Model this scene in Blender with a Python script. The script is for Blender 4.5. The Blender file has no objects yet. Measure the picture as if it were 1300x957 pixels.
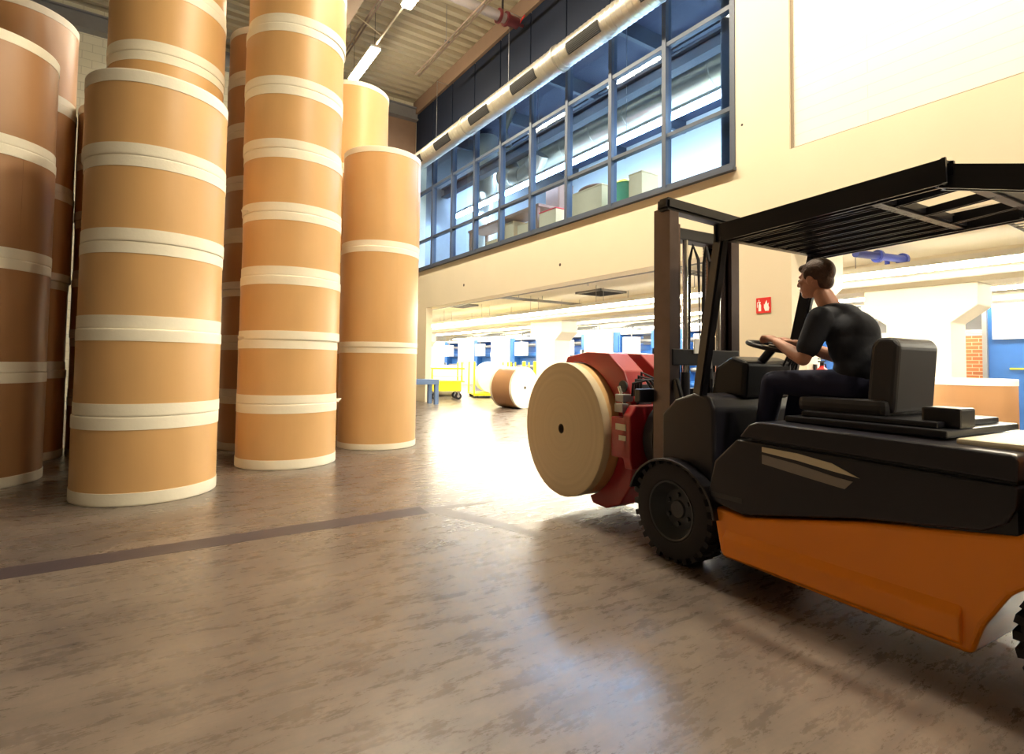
import bpy, bmesh, math, random
from mathutils import Vector, Matrix, Euler
random.seed(7)
PI = math.pi
R = math.radians
C = bpy.context.scene.collection
sc = bpy.context.scene

# ------------------------------------------------------------------ materials
def new_mat(name):
    m = bpy.data.materials.new(name); m.use_nodes = True
    nt = m.node_tree; b = nt.nodes['Principled BSDF']
    return m, nt, b
def mat(name, col, rough=.5, metal=0., noise=0., nscale=8., bump=0., bscale=60., spec=None, coat=0., stretch=(1, 1, 1)):
    m, nt, b = new_mat(name)
    b.inputs['Base Color'].default_value = (*col, 1); b.inputs['Roughness'].default_value = rough
    b.inputs['Metallic'].default_value = metal
    if spec is not None: b.inputs['Specular IOR Level'].default_value = spec
    if coat: b.inputs['Coat Weight'].default_value = coat; b.inputs['Coat Roughness'].default_value = .15
    tc = nt.nodes.new('ShaderNodeTexCoord'); mp = nt.nodes.new('ShaderNodeMapping')
    mp.inputs['Scale'].default_value = stretch
    nt.links.new(tc.outputs['Object'], mp.inputs['Vector'])
    n = nt.nodes.new('ShaderNodeTexNoise'); n.inputs['Scale'].default_value = nscale; n.inputs['Detail'].default_value = 5
    nt.links.new(mp.outputs[0], n.inputs['Vector'])
    mx = nt.nodes.new('ShaderNodeMix'); mx.data_type = 'RGBA'
    k = 1 - max(noise, .02)
    mx.inputs['A'].default_value = (*[c * k for c in col], 1)
    mx.inputs['B'].default_value = (*[min(1, c * (2 - k)) for c in col], 1)
    nt.links.new(n.outputs['Fac'], mx.inputs['Factor']); nt.links.new(mx.outputs['Result'], b.inputs['Base Color'])
    if bump:
        n2 = nt.nodes.new('ShaderNodeTexNoise'); n2.inputs['Scale'].default_value = bscale; n2.inputs['Detail'].default_value = 3
        nt.links.new(mp.outputs[0], n2.inputs['Vector'])
        bp = nt.nodes.new('ShaderNodeBump'); bp.inputs['Strength'].default_value = bump; bp.inputs['Distance'].default_value = .01
        nt.links.new(n2.outputs['Fac'], bp.inputs['Height']); nt.links.new(bp.outputs[0], b.inputs['Normal'])
    return m
def emit(name, col, s):
    m, nt, b = new_mat(name)
    b.inputs['Base Color'].default_value = (.9, .9, .9, 1)
    b.inputs['Emission Color'].default_value = (*col, 1); b.inputs['Emission Strength'].default_value = s
    return m
M = {}
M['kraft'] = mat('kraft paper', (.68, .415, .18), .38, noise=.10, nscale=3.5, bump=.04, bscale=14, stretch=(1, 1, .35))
M['kraft_dark'] = mat('darkened kraft paper', (.42, .22, .10), .40, noise=.12, nscale=3.5, bump=.05, bscale=14, stretch=(1, 1, .35))  # darkened copy of kraft, shade of the dim stacks put into its colour
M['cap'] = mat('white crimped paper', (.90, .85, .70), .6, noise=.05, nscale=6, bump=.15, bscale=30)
M['capshade'] = mat('shaded crimped paper', (.66, .60, .50), .6, noise=.07, nscale=6, bump=.15, bscale=30)  # same paper as cap, with the rear stacks' shade put into the colour
M['core'] = mat('core board', (.10, .07, .045), .8)
M['cream'] = mat('cream painted concrete', (.70, .61, .45), .75, noise=.05, nscale=1.2, bump=.10, bscale=25)
M['cream2'] = mat('pale annex paint', (.84, .79, .66), .7, noise=.03, nscale=1.5, bump=.05, bscale=30)
M['beam'] = mat('brown painted beam', (.20, .125, .08), .7, noise=.1, nscale=2)
M['deck'] = mat('ceiling deck', (.42, .36, .25), .55, noise=.06, nscale=2)
M['panel'] = mat('dark blue cladding', (.009, .013, .026), .6, spec=.15, noise=.15, nscale=1.5)
M['frame'] = mat('steel blue window frame', (.045, .058, .088), .5, .0, noise=.06)
M['zinc'] = mat('galvanised steel', (.62, .58, .50), .30, .85, noise=.1, nscale=6)
M['zinc_d'] = mat('dark louvre steel', (.022, .020, .020), .8, .0)
M['steel'] = mat('grey steel', (.30, .30, .31), .4, .6, noise=.08)
M['whitemetal'] = mat('white enamel', (.82, .80, .74), .4, noise=.02)
M['black'] = mat('black steel', (.010, .010, .015), .32, .1, noise=.1)
M['blackplastic'] = mat('charcoal plastic', (.013, .012, .019), .34, noise=.12, nscale=20, bump=.04, bscale=200)
M['dgrey'] = mat('dark grey vinyl', (.030, .030, .037), .42, noise=.1)
M['rubber'] = mat('black rubber', (.012, .010, .014), .8, noise=.15, nscale=30)
M['rim'] = mat('wheel rim grey', (.055, .060, .070), .45, .5)
M['orange'] = mat('orange enamel', (.95, .29, .010), .30, noise=.03, nscale=5, coat=.3)
M['red'] = mat('red enamel', (.33, .010, .018), .34, noise=.12, nscale=6, coat=.2)
M['redb'] = mat('bright red', (.70, .03, .03), .4)
M['yellow'] = mat('yellow enamel', (.85, .72, .02), .4, noise=.04)
M['blue'] = mat('blue enamel', (.03, .14, .46), .4, noise=.06)
M['bluev'] = mat('blue valve paint', (.06, .09, .42), .4, noise=.06)
M['rail'] = mat('blue grey steel', (.10, .17, .33), .45, noise=.06)
M['skin'] = mat('skin', (.56, .28, .19), .5, noise=.06, nscale=12)
M['hair'] = mat('brown hair', (.065, .028, .015), .6, noise=.3, nscale=40, bump=.4, bscale=80)
M['shirt'] = mat('dark navy cotton', (.014, .016, .026), .85, noise=.15, nscale=10, bump=.2, bscale=20)
M['trouser'] = mat('navy work trousers', (.012, .014, .050), .85, noise=.15, nscale=10, bump=.2, bscale=20)
M['shoe'] = mat('black leather', (.012, .011, .011), .5)
M['chrome'] = mat('polished rod', (.75, .74, .72), .12, 1.)
M['decalA_sheen'] = mat('pale cream decal and sheen', (.68, .62, .46), .5)  # side decal, plates and the painted bonnet reflection
M['decalB'] = mat('grey decal', (.24, .22, .21), .5)
M['card'] = mat('cardboard', (.66, .44, .22), .7, noise=.06)
M['green'] = mat('green plastic', (.10, .28, .13), .5)
M['brownwood'] = mat('brown board', (.24, .11, .06), .6, noise=.15)
M['lampwarm'] = emit('hall tube light', (1, .88, .66), 185)
M['lampannex'] = emit('annex tube light', (1, .93, .74), 46)
M['lampcool'] = emit('cool tube light', (.62, .81, 1), 30)
M['white'] = mat('white', (.86, .86, .84), .5)
M['stripe'] = mat('worn dark floor paint', (.050, .036, .040), .42, noise=.25, nscale=5, bump=.1, bscale=40)

def floor_mat():
    m, nt, b = new_mat('polished worn concrete')
    L = nt.links; N = nt.nodes
    tc = N.new('ShaderNodeTexCoord')
    def noise(scale, st, detail=6, rough=.6, dist=0., rot=0.):
        mp = N.new('ShaderNodeMapping'); mp.inputs['Scale'].default_value = st; mp.inputs['Rotation'].default_value = (0, 0, rot)
        n = N.new('ShaderNodeTexNoise'); n.inputs['Scale'].default_value = scale; n.inputs['Detail'].default_value = detail
        n.inputs['Roughness'].default_value = rough; n.inputs['Distortion'].default_value = dist
        L.new(tc.outputs['Object'], mp.inputs[0]); L.new(mp.outputs[0], n.inputs['Vector']); return n
    def ramp(inp, p0, p1, c0=(0, 0, 0, 1), c1=(1, 1, 1, 1)):
        r = N.new('ShaderNodeValToRGB'); r.color_ramp.elements[0].position = p0; r.color_ramp.elements[1].position = p1
        r.color_ramp.elements[0].color = c0; r.color_ramp.elements[1].color = c1; L.new(inp, r.inputs[0]); return r
    def mix(f, a, bb, t='MIX'):
        x = N.new('ShaderNodeMix'); x.data_type = 'RGBA'; x.blend_type = t
        if isinstance(f, float): x.inputs['Factor'].default_value = f
        else: L.new(f, x.inputs['Factor'])
        for k, v in (('A', a), ('B', bb)):
            if isinstance(v, tuple): x.inputs[k].default_value = v
            else: L.new(v, x.inputs[k])
        return x
    n1 = noise(1.3, (.8, 1.3, 1), 10, .72, .25)
    n2 = noise(6, (.5, 1.7, 1), 10, .80, .15, R(14))
    n3 = noise(38, (1, 1, 1), 5, .7)
    base = ramp(n1.outputs['Fac'], .32, .68, (.085, .066, .058, 1), (.215, .166, .130, 1))
    c = mix(.26, base.outputs[0], ramp(n2.outputs['Fac'], .34, .66, (.050, .040, .038, 1), (.30, .235, .18, 1)).outputs[0])
    c = mix(.5, c.outputs['Result'], ramp(n3.outputs['Fac'], .25, .75, (.55, .55, .55, 1), (1, 1, 1, 1)).outputs[0], 'MULTIPLY')
    # scratches and tyre scuffs
    out = c
    for sc_, rot, st, pw in ((5., .25, (.10, 2.2, 1), .55), (9., -.6, (.07, 4, 1), .45), (3., 1.1, (.2, 1.5, 1), .4)):
        n = noise(sc_, st, 3, .6, 1.2, rot)
        r = ramp(n.outputs['Fac'], .54, .76)
        mm = N.new('ShaderNodeMath'); mm.operation = 'MULTIPLY'; L.new(r.outputs[0], mm.inputs[0]); mm.inputs[1].default_value = pw
        out = mix(mm.outputs[0], out.outputs['Result'], (.075, .06, .055, 1))
    v = N.new('ShaderNodeTexVoronoi'); v.feature = 'DISTANCE_TO_EDGE'; v.inputs['Scale'].default_value = .8
    mpv = N.new('ShaderNodeMapping'); L.new(tc.outputs['Object'], mpv.inputs[0])
    nn = noise(2.5, (1, 1, 1), 5, .6)
    add = N.new('ShaderNodeVectorMath'); add.operation = 'MULTIPLY_ADD'
    L.new(nn.outputs['Color'], add.inputs[0]); add.inputs[1].default_value = (.5, .5, 0); L.new(mpv.outputs[0], add.inputs[2])
    L.new(add.outputs[0], v.inputs['Vector'])
    cr = ramp(v.outputs['Distance'], .0, .006, (1, 1, 1, 1), (0, 0, 0, 1))
    msk = ramp(n1.outputs['Fac'], .48, .6)
    cm = N.new('ShaderNodeMath'); cm.operation = 'MULTIPLY'; L.new(cr.outputs[0], cm.inputs[0]); L.new(msk.outputs[0], cm.inputs[1])
    cm2 = N.new('ShaderNodeMath'); cm2.operation = 'MULTIPLY'; L.new(cm.outputs[0], cm2.inputs[0]); cm2.inputs[1].default_value = .45
    out = mix(cm2.outputs[0], out.outputs['Result'], (.05, .04, .035, 1))
    L.new(out.outputs['Result'], b.inputs['Base Color'])
    rr = ramp(n2.outputs['Fac'], .3, .7, (.20, .20, .20, 1), (.38, .38, .38, 1))
    L.new(rr.outputs[0], b.inputs['Roughness'])
    b.inputs['Specular IOR Level'].default_value = .7
    bp = N.new('ShaderNodeBump'); bp.inputs['Strength'].default_value = .12; bp.inputs['Distance'].default_value = .01
    L.new(n3.outputs['Fac'], bp.inputs['Height'])
    return m
M['floor'] = floor_mat()

def brick_mat(name, col, mortar, bw, bh, axis, msize=.008, rough=.6, var=.04):
    """axis 'x': wall runs along x (normal y); axis 'y': wall runs along y (normal x)"""
    m, nt, b = new_mat(name); L = nt.links; N = nt.nodes
    tc = N.new('ShaderNodeTexCoord'); sp = N.new('ShaderNodeSeparateXYZ'); cb = N.new('ShaderNodeCombineXYZ')
    L.new(tc.outputs['Object'], sp.inputs[0]); L.new(sp.outputs['X' if axis == 'x' else 'Y'], cb.inputs['X']); L.new(sp.outputs['Z'], cb.inputs['Y'])
    br = N.new('ShaderNodeTexBrick'); L.new(cb.outputs[0], br.inputs['Vector'])
    br.inputs['Scale'].default_value = 1; br.inputs['Brick Width'].default_value = bw; br.inputs['Row Height'].default_value = bh
    br.inputs['Mortar Size'].default_value = msize; br.inputs['Mortar Smooth'].default_value = .1
    br.inputs['Color1'].default_value = (*col, 1); br.inputs['Color2'].default_value = (*[c * (1 - var) for c in col], 1)
    br.inputs['Mortar'].default_value = (*mortar, 1)
    L.new(br.outputs['Color'], b.inputs['Base Color']); b.inputs['Roughness'].default_value = rough
    bp = N.new('ShaderNodeBump'); bp.inputs['Strength'].default_value = .35; bp.inputs['Distance'].default_value = .006; bp.invert = True
    L.new(br.outputs['Fac'], bp.inputs['Height']); L.new(bp.outputs[0], b.inputs['Normal'])
    return m
M['blockwall'] = brick_mat('painted block wall', (.66, .61, .45), (.50, .45, .32), .42, .21, 'x')
M['tilewall'] = brick_mat('white painted brick infill', (.86, .82, .70), (.74, .69, .57), 3.2, .165, 'y', .006)
M['redbrick'] = brick_mat('orange brick', (.42, .13, .04), (.50, .36, .22), .25, .083, 'y', .008, .8, .25)

def glass_mat():
    m, nt, b = new_mat('window glass'); N = nt.nodes; L = nt.links
    out = N['Material Output']; N.remove(b)
    t = N.new('ShaderNodeBsdfTransparent'); t.inputs[0].default_value = (.76, .87, 1, 1)
    g = N.new('ShaderNodeBsdfGlossy'); g.inputs['Roughness'].default_value = .03
    f = N.new('ShaderNodeFresnel'); f.inputs['IOR'].default_value = 1.35
    geo = N.new('ShaderNodeNewGeometry'); sb = N.new('ShaderNodeMath'); sb.operation = 'SUBTRACT'; sb.inputs[0].default_value = 1; L.new(geo.outputs['Backfacing'], sb.inputs[1])
    ml = N.new('ShaderNodeMath'); ml.operation = 'MULTIPLY'; L.new(sb.outputs[0], ml.inputs[0]); L.new(f.outputs[0], ml.inputs[1])
    mx = N.new('ShaderNodeMixShader'); L.new(ml.outputs[0], mx.inputs[0]); L.new(t.outputs[0], mx.inputs[1]); L.new(g.outputs[0], mx.inputs[2])
    L.new(mx.outputs[0], out.inputs['Surface']); return m
M['glass'] = glass_mat()

# ------------------------------------------------------------------ mesh builder
class MB:
    def __init__(s): s.bm = bmesh.new(); s.mi = 0
    def _tag(s, faces):
        for f in faces: f.material_index = s.mi
    def box(s, x0, x1, y0, y1, z0, z1, rot=None, piv=None, bev=0.):
        r = bmesh.ops.create_cube(s.bm, size=1)
        c = Vector(((x0 + x1) / 2, (y0 + y1) / 2, (z0 + z1) / 2)); vs = r['verts']
        for v in vs: v.co = Vector((v.co.x * (x1 - x0), v.co.y * (y1 - y0), v.co.z * (z1 - z0))) + c
        if bev:
            es = list({e for v in vs for e in v.link_edges})
            q = bmesh.ops.bevel(s.bm, geom=es, offset=bev, segments=2, affect='EDGES', profile=.6)
            vs = list({v for f in q['faces'] for v in f.verts} | {v for v in vs if v.is_valid})
        if rot is not None:
            mtx = rot if isinstance(rot, Matrix) else Euler(rot).to_matrix()
            p = Vector(piv) if piv is not None else c
            for v in vs: v.co = mtx @ (v.co - p) + p
        s._tag({f for v in vs for f in v.link_faces}); return s
    def frustum(s, p0, p1, r0, r1, seg=24, cap=True):
        p0, p1 = Vector(p0), Vector(p1); d = p1 - p0
        q = Vector((0, 0, 1)).rotation_difference(d.normalized())
        a = []; b = []
        for i in range(seg):
            t = 2 * PI * i / seg; o = Vector((math.cos(t), math.sin(t), 0))
            a.append(s.bm.verts.new(p0 + q @ (o * r0))); b.append(s.bm.verts.new(p1 + q @ (o * r1)))
        fs = [s.bm.faces.new((a[i], a[(i + 1) % seg], b[(i + 1) % seg], b[i])) for i in range(seg)]
        for f in fs: f.smooth = True
        if cap: fs += [s.bm.faces.new(a[::-1]), s.bm.faces.new(b)]
        s._tag(fs); return s
    def cyl(s, p0, p1, r, seg=24): return s.frustum(p0, p1, r, r, seg)
    def tube(s, pts, r, seg=10):
        pts = [Vector(p) for p in pts]; rings = []; up = Vector((0, 0, 1))
        for i, p in enumerate(pts):
            d = (pts[min(i + 1, len(pts) - 1)] - pts[max(i - 1, 0)]).normalized()
            a = d.cross(up)
            if a.length < .05: a = d.cross(Vector((0, 1, 0)))
            a.normalize(); b = d.cross(a)
            rings.append([s.bm.verts.new(p + (a * math.cos(2 * PI * k / seg) + b * math.sin(2 * PI * k / seg)) * r) for k in range(seg)])
        fs = []
        for i in range(len(rings) - 1):
            for k in range(seg):
                f = s.bm.faces.new((rings[i][k], rings[i][(k + 1) % seg], rings[i + 1][(k + 1) % seg], rings[i + 1][k])); f.smooth = True; fs.append(f)
        fs += [s.bm.faces.new(rings[0][::-1]), s.bm.faces.new(rings[-1])]
        s._tag(fs); return s
    def lathe(s, prof, seg=64, mtx=None, sharp=True, closed=False):
        """prof: list of (r, h); revolves about Z then mtx"""
        mtx = mtx or Matrix()
        rings = []
        for (r, h) in prof:
            if r < 1e-6: rings.append([s.bm.verts.new(mtx @ Vector((0, 0, h)))])
            else: rings.append([s.bm.verts.new(mtx @ Vector((r * math.cos(2 * PI * k / seg), r * math.sin(2 * PI * k / seg), h))) for k in range(seg)])
        fs = []
        n = len(rings)
        for i in range(n if closed else n - 1):
            a, b = rings[i], rings[(i + 1) % n]
            for k in range(seg):
                k2 = (k + 1) % seg
                if len(a) == 1 and len(b) == 1: continue
                if len(a) == 1: f = s.bm.faces.new((a[0], b[k2], b[k]))
                elif len(b) == 1: f = s.bm.faces.new((a[k], a[k2], b[0]))
                else: f = s.bm.faces.new((a[k], a[k2], b[k2], b[k]))
                f.smooth = True; fs.append(f)
        s._tag(fs); return s
    def prism(s, poly, axis, a0, a1, bev=0.):
        """poly: 2D points; axis 'x' -> (y,z); 'y' -> (x,z); 'z' -> (x,y)"""
        def P(p, a):
            return Vector({'x': (a, p[0], p[1]), 'y': (p[0], a, p[1]), 'z': (p[0], p[1], a)}[axis])
        va = [s.bm.verts.new(P(p, a0)) for p in poly]; vb = [s.bm.verts.new(P(p, a1)) for p in poly]; n = len(poly)
        fs = [s.bm.faces.new((va[i], va[(i + 1) % n], vb[(i + 1) % n], vb[i])) for i in range(n)]
        fs += [s.bm.faces.new(va[::-1]), s.bm.faces.new(vb)]
        bmesh.ops.recalc_face_normals(s.bm, faces=fs)
        s._tag(fs)
        if bev:
            es = list({e for f in fs for e in f.edges})
            r = bmesh.ops.bevel(s.bm, geom=es, offset=bev, segments=3, affect='EDGES', profile=.5)
            s._tag(r['faces'])
        return s
    def ball(s, c, rad, rot=None, sub=3):
        r = bmesh.ops.create_icosphere(s.bm, subdivisions=sub, radius=1)
        if not hasattr(rad, '__len__'): rad = (rad,) * 3
        mtx = Euler(rot).to_matrix() if rot else Matrix.Identity(3)
        for v in r['verts']: v.co = mtx @ Vector((v.co.x * rad[0], v.co.y * rad[1], v.co.z * rad[2])) + Vector(c)
        fs = {f for v in r['verts'] for f in v.link_faces}
        for f in fs: f.smooth = True
        s._tag(fs); return s
    def build(s, name, m, parent=None, smooth=False):
        me = bpy.data.meshes.new(name)
        bmesh.ops.recalc_face_normals(s.bm, faces=s.bm.faces[:])
        if smooth:
            for f in s.bm.faces: f.smooth = True
        for e in s.bm.edges:
            if len(e.link_faces) == 2 and e.calc_face_angle(0) > R(32): e.smooth = False
        s.bm.to_mesh(me); s.bm.free()
        for x in (m if isinstance(m, (list, tuple)) else [m]): me.materials.append(x)
        o = bpy.data.objects.new(name, me); C.objects.link(o)
        if parent is not None: o.parent = parent
        return o
def tag(o, label=None, cat=None, group=None, kind=None):
    if label: o['label'] = label
    if cat: o['category'] = cat
    if group: o['group'] = group
    if kind: o['kind'] = kind
    return o
def thing(name, label, cat, loc=(0, 0, 0), rz=0., group=None):
    o = bpy.data.objects.new(name, None); C.objects.link(o); o.location = loc; o.rotation_euler = (0, 0, rz)
    return tag(o, label, cat, group)
def struct(name, mb, m, parent=None):
    o = mb.build(name, m, parent)
    if parent is None: o['kind'] = 'structure'
    return o
def copy_tree(o, parent=None):
    c = o.copy(); C.objects.link(c); c.parent = parent
    for ch in list(o.children): copy_tree(ch, c)
    return c
def remesh(mb, name, m, voxel, parent=None, smooth=8):
    o = mb.build(name, m, parent)
    a = o.modifiers.new('r', 'REMESH'); a.mode = 'VOXEL'; a.voxel_size = voxel; a.use_smooth_shade = True
    b = o.modifiers.new('s', 'SMOOTH'); b.iterations = smooth; b.factor = .5
    dg = bpy.context.evaluated_depsgraph_get(); dg.update()
    me = bpy.data.meshes.new_from_object(o.evaluated_get(dg))
    o.modifiers.clear(); o.data = me
    for p in me.polygons: p.use_smooth = True
    return o
def chain(mb, pts, sub=2):
    """tapered limb: [(point, radius), ...]"""
    for i, (p, r) in enumerate(pts):
        mb.ball(p, r, sub=sub)
        if i: mb.frustum(pts[i - 1][0], p, pts[i - 1][1], r, 16)

# ------------------------------------------------------------------ camera
yaw, pitch, roll, FPX = R(33.73062378), R(2.26065847), R(.69040712), 689.9048
fw = Vector((math.sin(yaw) * math.cos(pitch), math.cos(yaw) * math.cos(pitch), math.sin(pitch)))
r0 = Vector((math.cos(yaw), -math.sin(yaw), 0)); u0 = r0.cross(fw)
rt = r0 * math.cos(roll) + u0 * math.sin(roll); up = -r0 * math.sin(roll) + u0 * math.cos(roll)
cam = bpy.data.cameras.new('camera'); co = bpy.data.objects.new('camera', cam); C.objects.link(co)
mw = Matrix((rt, up, -fw)).transposed().to_4x4(); mw.translation = Vector((0, 0, 1.3)); co.matrix_world = mw
cam.sensor_width = 36; cam.lens = 36 * FPX / 1300; cam.shift_y = -44.5 / 1300; cam.clip_start = .05; cam.clip_end = 200
sc.camera = co

# ------------------------------------------------------------------ setting
XF = 7.56            # facade plane
CZ = 10.4            # hall ceiling
YB = 17.6            # hall back wall
b = MB(); b.box(-9.3, 27, -9.3, 40.2, -.2, 0); struct('floor', b, M['floor'])
# dark worn stripe across the floor
b = MB(); b.mi = 0
pts = [(-9, 4.35), (2.06, 4.34), (2.30, 3.86), (2.46, 3.36), (2.62, 3.40), (2.40, 4.0), (2.25, 4.46), (2.9, 4.42), (2.9, 4.46), (2.07, 4.57), (-9, 4.575)]
b.prism([(-9, 4.35), (2.06, 4.34), (2.07, 4.56), (-9, 4.575)], 'z', 0, .0015)
struct('trim_1', b, M['stripe'])
b = MB(); b.prism([(2.06, 4.34), (2.30, 3.80), (2.46, 3.32), (2.56, 3.34), (2.40, 3.95), (2.25, 4.38), (2.75, 4.36), (2.75, 4.42), (2.07, 4.50)], 'z', 0, .0012)
struct('trim_2', b, mat('faded floor paint', (.15, .125, .11), .4, noise=.3, nscale=6))
# ceiling: ribbed metal deck, ribs run along x
b = MB(); y = -9.0; prof = []
while y < YB:
    prof += [(y, CZ), (y + .14, CZ), (y + .19, CZ + .10), (y + .30, CZ + .10)]; y += .35
prof.append((YB + .1, CZ)); poly = prof + [(YB + .1, CZ + .3), (-9.0, CZ + .3)]
b.prism(poly, 'x', -9, XF + .3); struct('ceiling', b, M['deck'])
b = MB(); b.box(-9, XF, YB, YB + .3, 0, CZ + .1); struct('wall_back', b, M['blockwall'])
M['darkwall'] = mat('dim cladding wall', (.16, .13, .10), .7, noise=.1, nscale=1)
b = MB(); b.box(-9.3, -9, -9.3, YB + .3, 0, CZ + .3); struct('wall_left', b, M['darkwall'])
b = MB(); b.box(-9.3, 27, -9.3, -9, 0, CZ + .3); struct('wall_front', b, M['darkwall'])
b = MB(); b.box(-9, XF - .01, YB - .22, YB, 9.75, 10.1); b.box(-9, XF - .01, YB - .30, YB - .0, 9.70, 9.75); b.box(-9, XF - .01, YB - .30, YB, 10.1, 10.14)
struct('trim_3', b, M['steel'])
# dark brown painted bay at the end of the back wall
b = MB(); b.box(5.6, XF - .01, YB - .06, YB - .005, 4.0, 9.7); struct('trim_4', b, mat('brown board wall', (.20, .12, .075), .7, noise=.2, nscale=2))
# facade: one concrete wall with the openings left out
b = MB()
TH = .40
b.box(XF, XF + TH, -9, YB + .3, 3.10, 4.42)                 # long spandrel beam
b.box(XF, XF + TH, 4.20, 5.08, 4.42, CZ + .3)               # pier between glazing and tiles
b.box(XF, XF + TH, -9, 4.20, 9.9, CZ + .3)
b.box(XF, XF + TH, 17.49, YB + .3, 4.42, CZ + .3)
b.box(XF + .05, XF + TH, 5.08, 17.49, 8.30, CZ + .3)
b.box(XF, XF + TH, 4.19, 5.21, 0, 3.10)                     # column
b.box(XF, XF + .20, 16.42, 17.4, 0, 3.10)
b.box(XF, XF + TH, -9, -4.5, 0, 3.1)
# formwork holes: shallow round plugs
facade = struct('wall_right', b, M['cream'])
b = MB()
for (yy, zz, r_) in ((9.43, 3.51, .035), (13.88, 3.56, .04), (4.95, 5.05, .02)):
    b.cyl((XF - .004, yy, zz), (XF + .01, yy, zz), r_, 16)
b.build('formwork_hole', mat('hole shade', (.05, .035, .03), .9), facade)
b = MB(); b.box(XF + .06, XF + TH, -9, 4.20, 4.42, 9.9); struct('wall_infill', b, M['tilewall'])
b = MB(); b.box(XF + .035, XF + .07, 4.165, 4.20, 4.42, 9.9); b.box(XF + .035, XF + .07, -9, 4.2, 4.42, 4.445); struct('trim_5', b, mat('joint shade', (.32, .26, .19), .8))
# brown strip beam under the ceiling
b = MB(); b.box(XF - .10, XF, -9, YB, 9.93, 10.40); struct('trim_6', b, M['beam'])
# dark cladding boards, each with open joints
MY = [5.11 + 1.375 * k for k in range(10)]
b = MB()
for k in range(9):
    y0, y1 = MY[k] + .02, MY[k + 1] - .02
    b.box(XF - .03, XF + .02, y0, y1, 8.33, 9.91, bev=.006)
struct('trim_7', b, M['panel'])
b = MB(); b.box(XF + .02, XF + .05, 5.08, 17.49, 8.30, 9.93); struct('trim_8', b, mat('joint black', (.008, .009, .012), .8))
# glazing: nine bays
for k in range(9):
    y0, y1 = MY[k], MY[k + 1]
    b = MB(); w = .045; zs = (4.42, 5.38, 7.00)
    b.box(XF - .02, XF + .14, y0 - w, y0 + w, 4.42, 8.32, bev=.004)
    if k == 8: b.box(XF - .02, XF + .14, y1 - w, y1 + w, 4.42, 8.32, bev=.004)
    for z_, h in ((4.42, .09), (5.36, .07), (7.02, .08), (8.24, .08)):
        b.box(XF + .0, XF + .12, y0 + w, y1 - (w if k == 8 else w), z_, z_ + h, bev=.004)
    f = struct('window_%d' % (k + 1), b, M['frame'])
    g = MB(); g.box(XF + .055, XF + .065, y0 + w, y1 - w, 4.5, 8.25); g.build('pane', M['glass'], f)
b = MB(); b.box(XF - .09, XF + .02, 5.05, 17.52, 4.36, 4.42, bev=.004); struct('trim_9', b, M['frame'])

# mezzanine room behind the glass
b = MB(); b.box(XF + TH, 15, 4.6, 18.2, 4.10, 4.40); struct('floor_mezzanine', b, M['cream2'])
b = MB(); b.box(XF + TH, 15, 4.6, 18.2, 9.5, 9.7); struct('ceiling_mezzanine', b, mat('grey blue soffit', (.035, .045, .09), .7, noise=.1))
b = MB(); b.box(14.8, 15, 4.6, 18.2, 4.4, 9.5); b.box(14.78, 14.8, 4.6, 18.2, 7.9, 9.5); struct('wall_mezzanine_back', b, M['white'])
b = MB(); b.box(XF + TH, 15, 4.4, 4.6, 4.1, 9.7); struct('wall_mezzanine_right', b, M['white'])
b = MB(); b.box(XF + TH, 15, 18.2, 18.4, 4.1, 9.7); struct('wall_mezzanine_left', b, M['steel'])
b = MB()
for zz in (7.45,): 
    b.box(8.9, 9.15, 4.6, 18.2, zz, zz + .05); b.box(8.9, 9.15, 4.6, 18.2, zz + .30, zz + .35); b.box(9.0, 9.05, 4.6, 18.2, zz + .05, zz + .30)
struct('trim_10', b, M['frame'])
b = MB()
for yy in (6.3, 9.05, 11.8, 14.55, 17.3): b.box(8.2, 14.8, yy - .06, yy + .06, 9.1, 9.5)
for xx in (10.8, 12.6): b.box(xx - .05, xx + .05, 4.6, 18.2, 9.25, 9.35)
struct('trim_11', b, M['frame'])

# lower annex
AZ = 3.42
b = MB(); b.box(XF + TH, 27, -9, 40, AZ, AZ + .25); struct('ceiling_annex', b, M['cream2'])
b = MB(); b.box(26.8, 27, -9, 40, 0, AZ); struct('wall_annex_right', b, M['white'])
b = MB(); b.box(XF, 27, 40, 40.2, 0, AZ + .2); struct('wall_annex_back', b, M['white'])
b = MB(); b.box(XF, XF + .3, YB + .3, 40, 0, AZ + .2); struct('wall_annex_left', b, M['cream2'])
b = MB()
b.box(12.2, 12.9, -9, 40, 2.86, AZ)
struct('trim_12', b, M['cream2'])
def corbel_column(n, y0, y1, x0=12.2, x1=12.95):
    q = MB()
    q.prism([(y0, 0), (y1, 0), (y1, 2.15), (y1 + .40, 2.45), (y1 + .40, 2.86), (y0 - .40, 2.86), (y0 - .40, 2.45), (y0, 2.15)], 'x', x0, x1, bev=.02)
    struct('trim_%d' % n, q, M['cream2'])
corbel_column(13, 3.80, 4.85); corbel_column(14, 15.50, 16.60); corbel_column(15, 27.2, 28.3)
b = MB(); b.box(20.5, 21.1, 12.4, 13.0, 0, AZ); b.box(20.5, 21.1, 17.0, 17.5, 0, AZ); b.box(20.2, 21.0, -9, 40, 2.95, AZ); struct('trim_16', b, M['cream2'])
# corbel on the hall column, reaching into the annex
b = MB(); b.prism([(XF + TH, 1.9), (9.05, 2.55), (9.05, 3.42), (XF + TH, 3.42)], 'y', 4.19, 5.21); struct('trim_17', b, M['cream2'])
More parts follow.
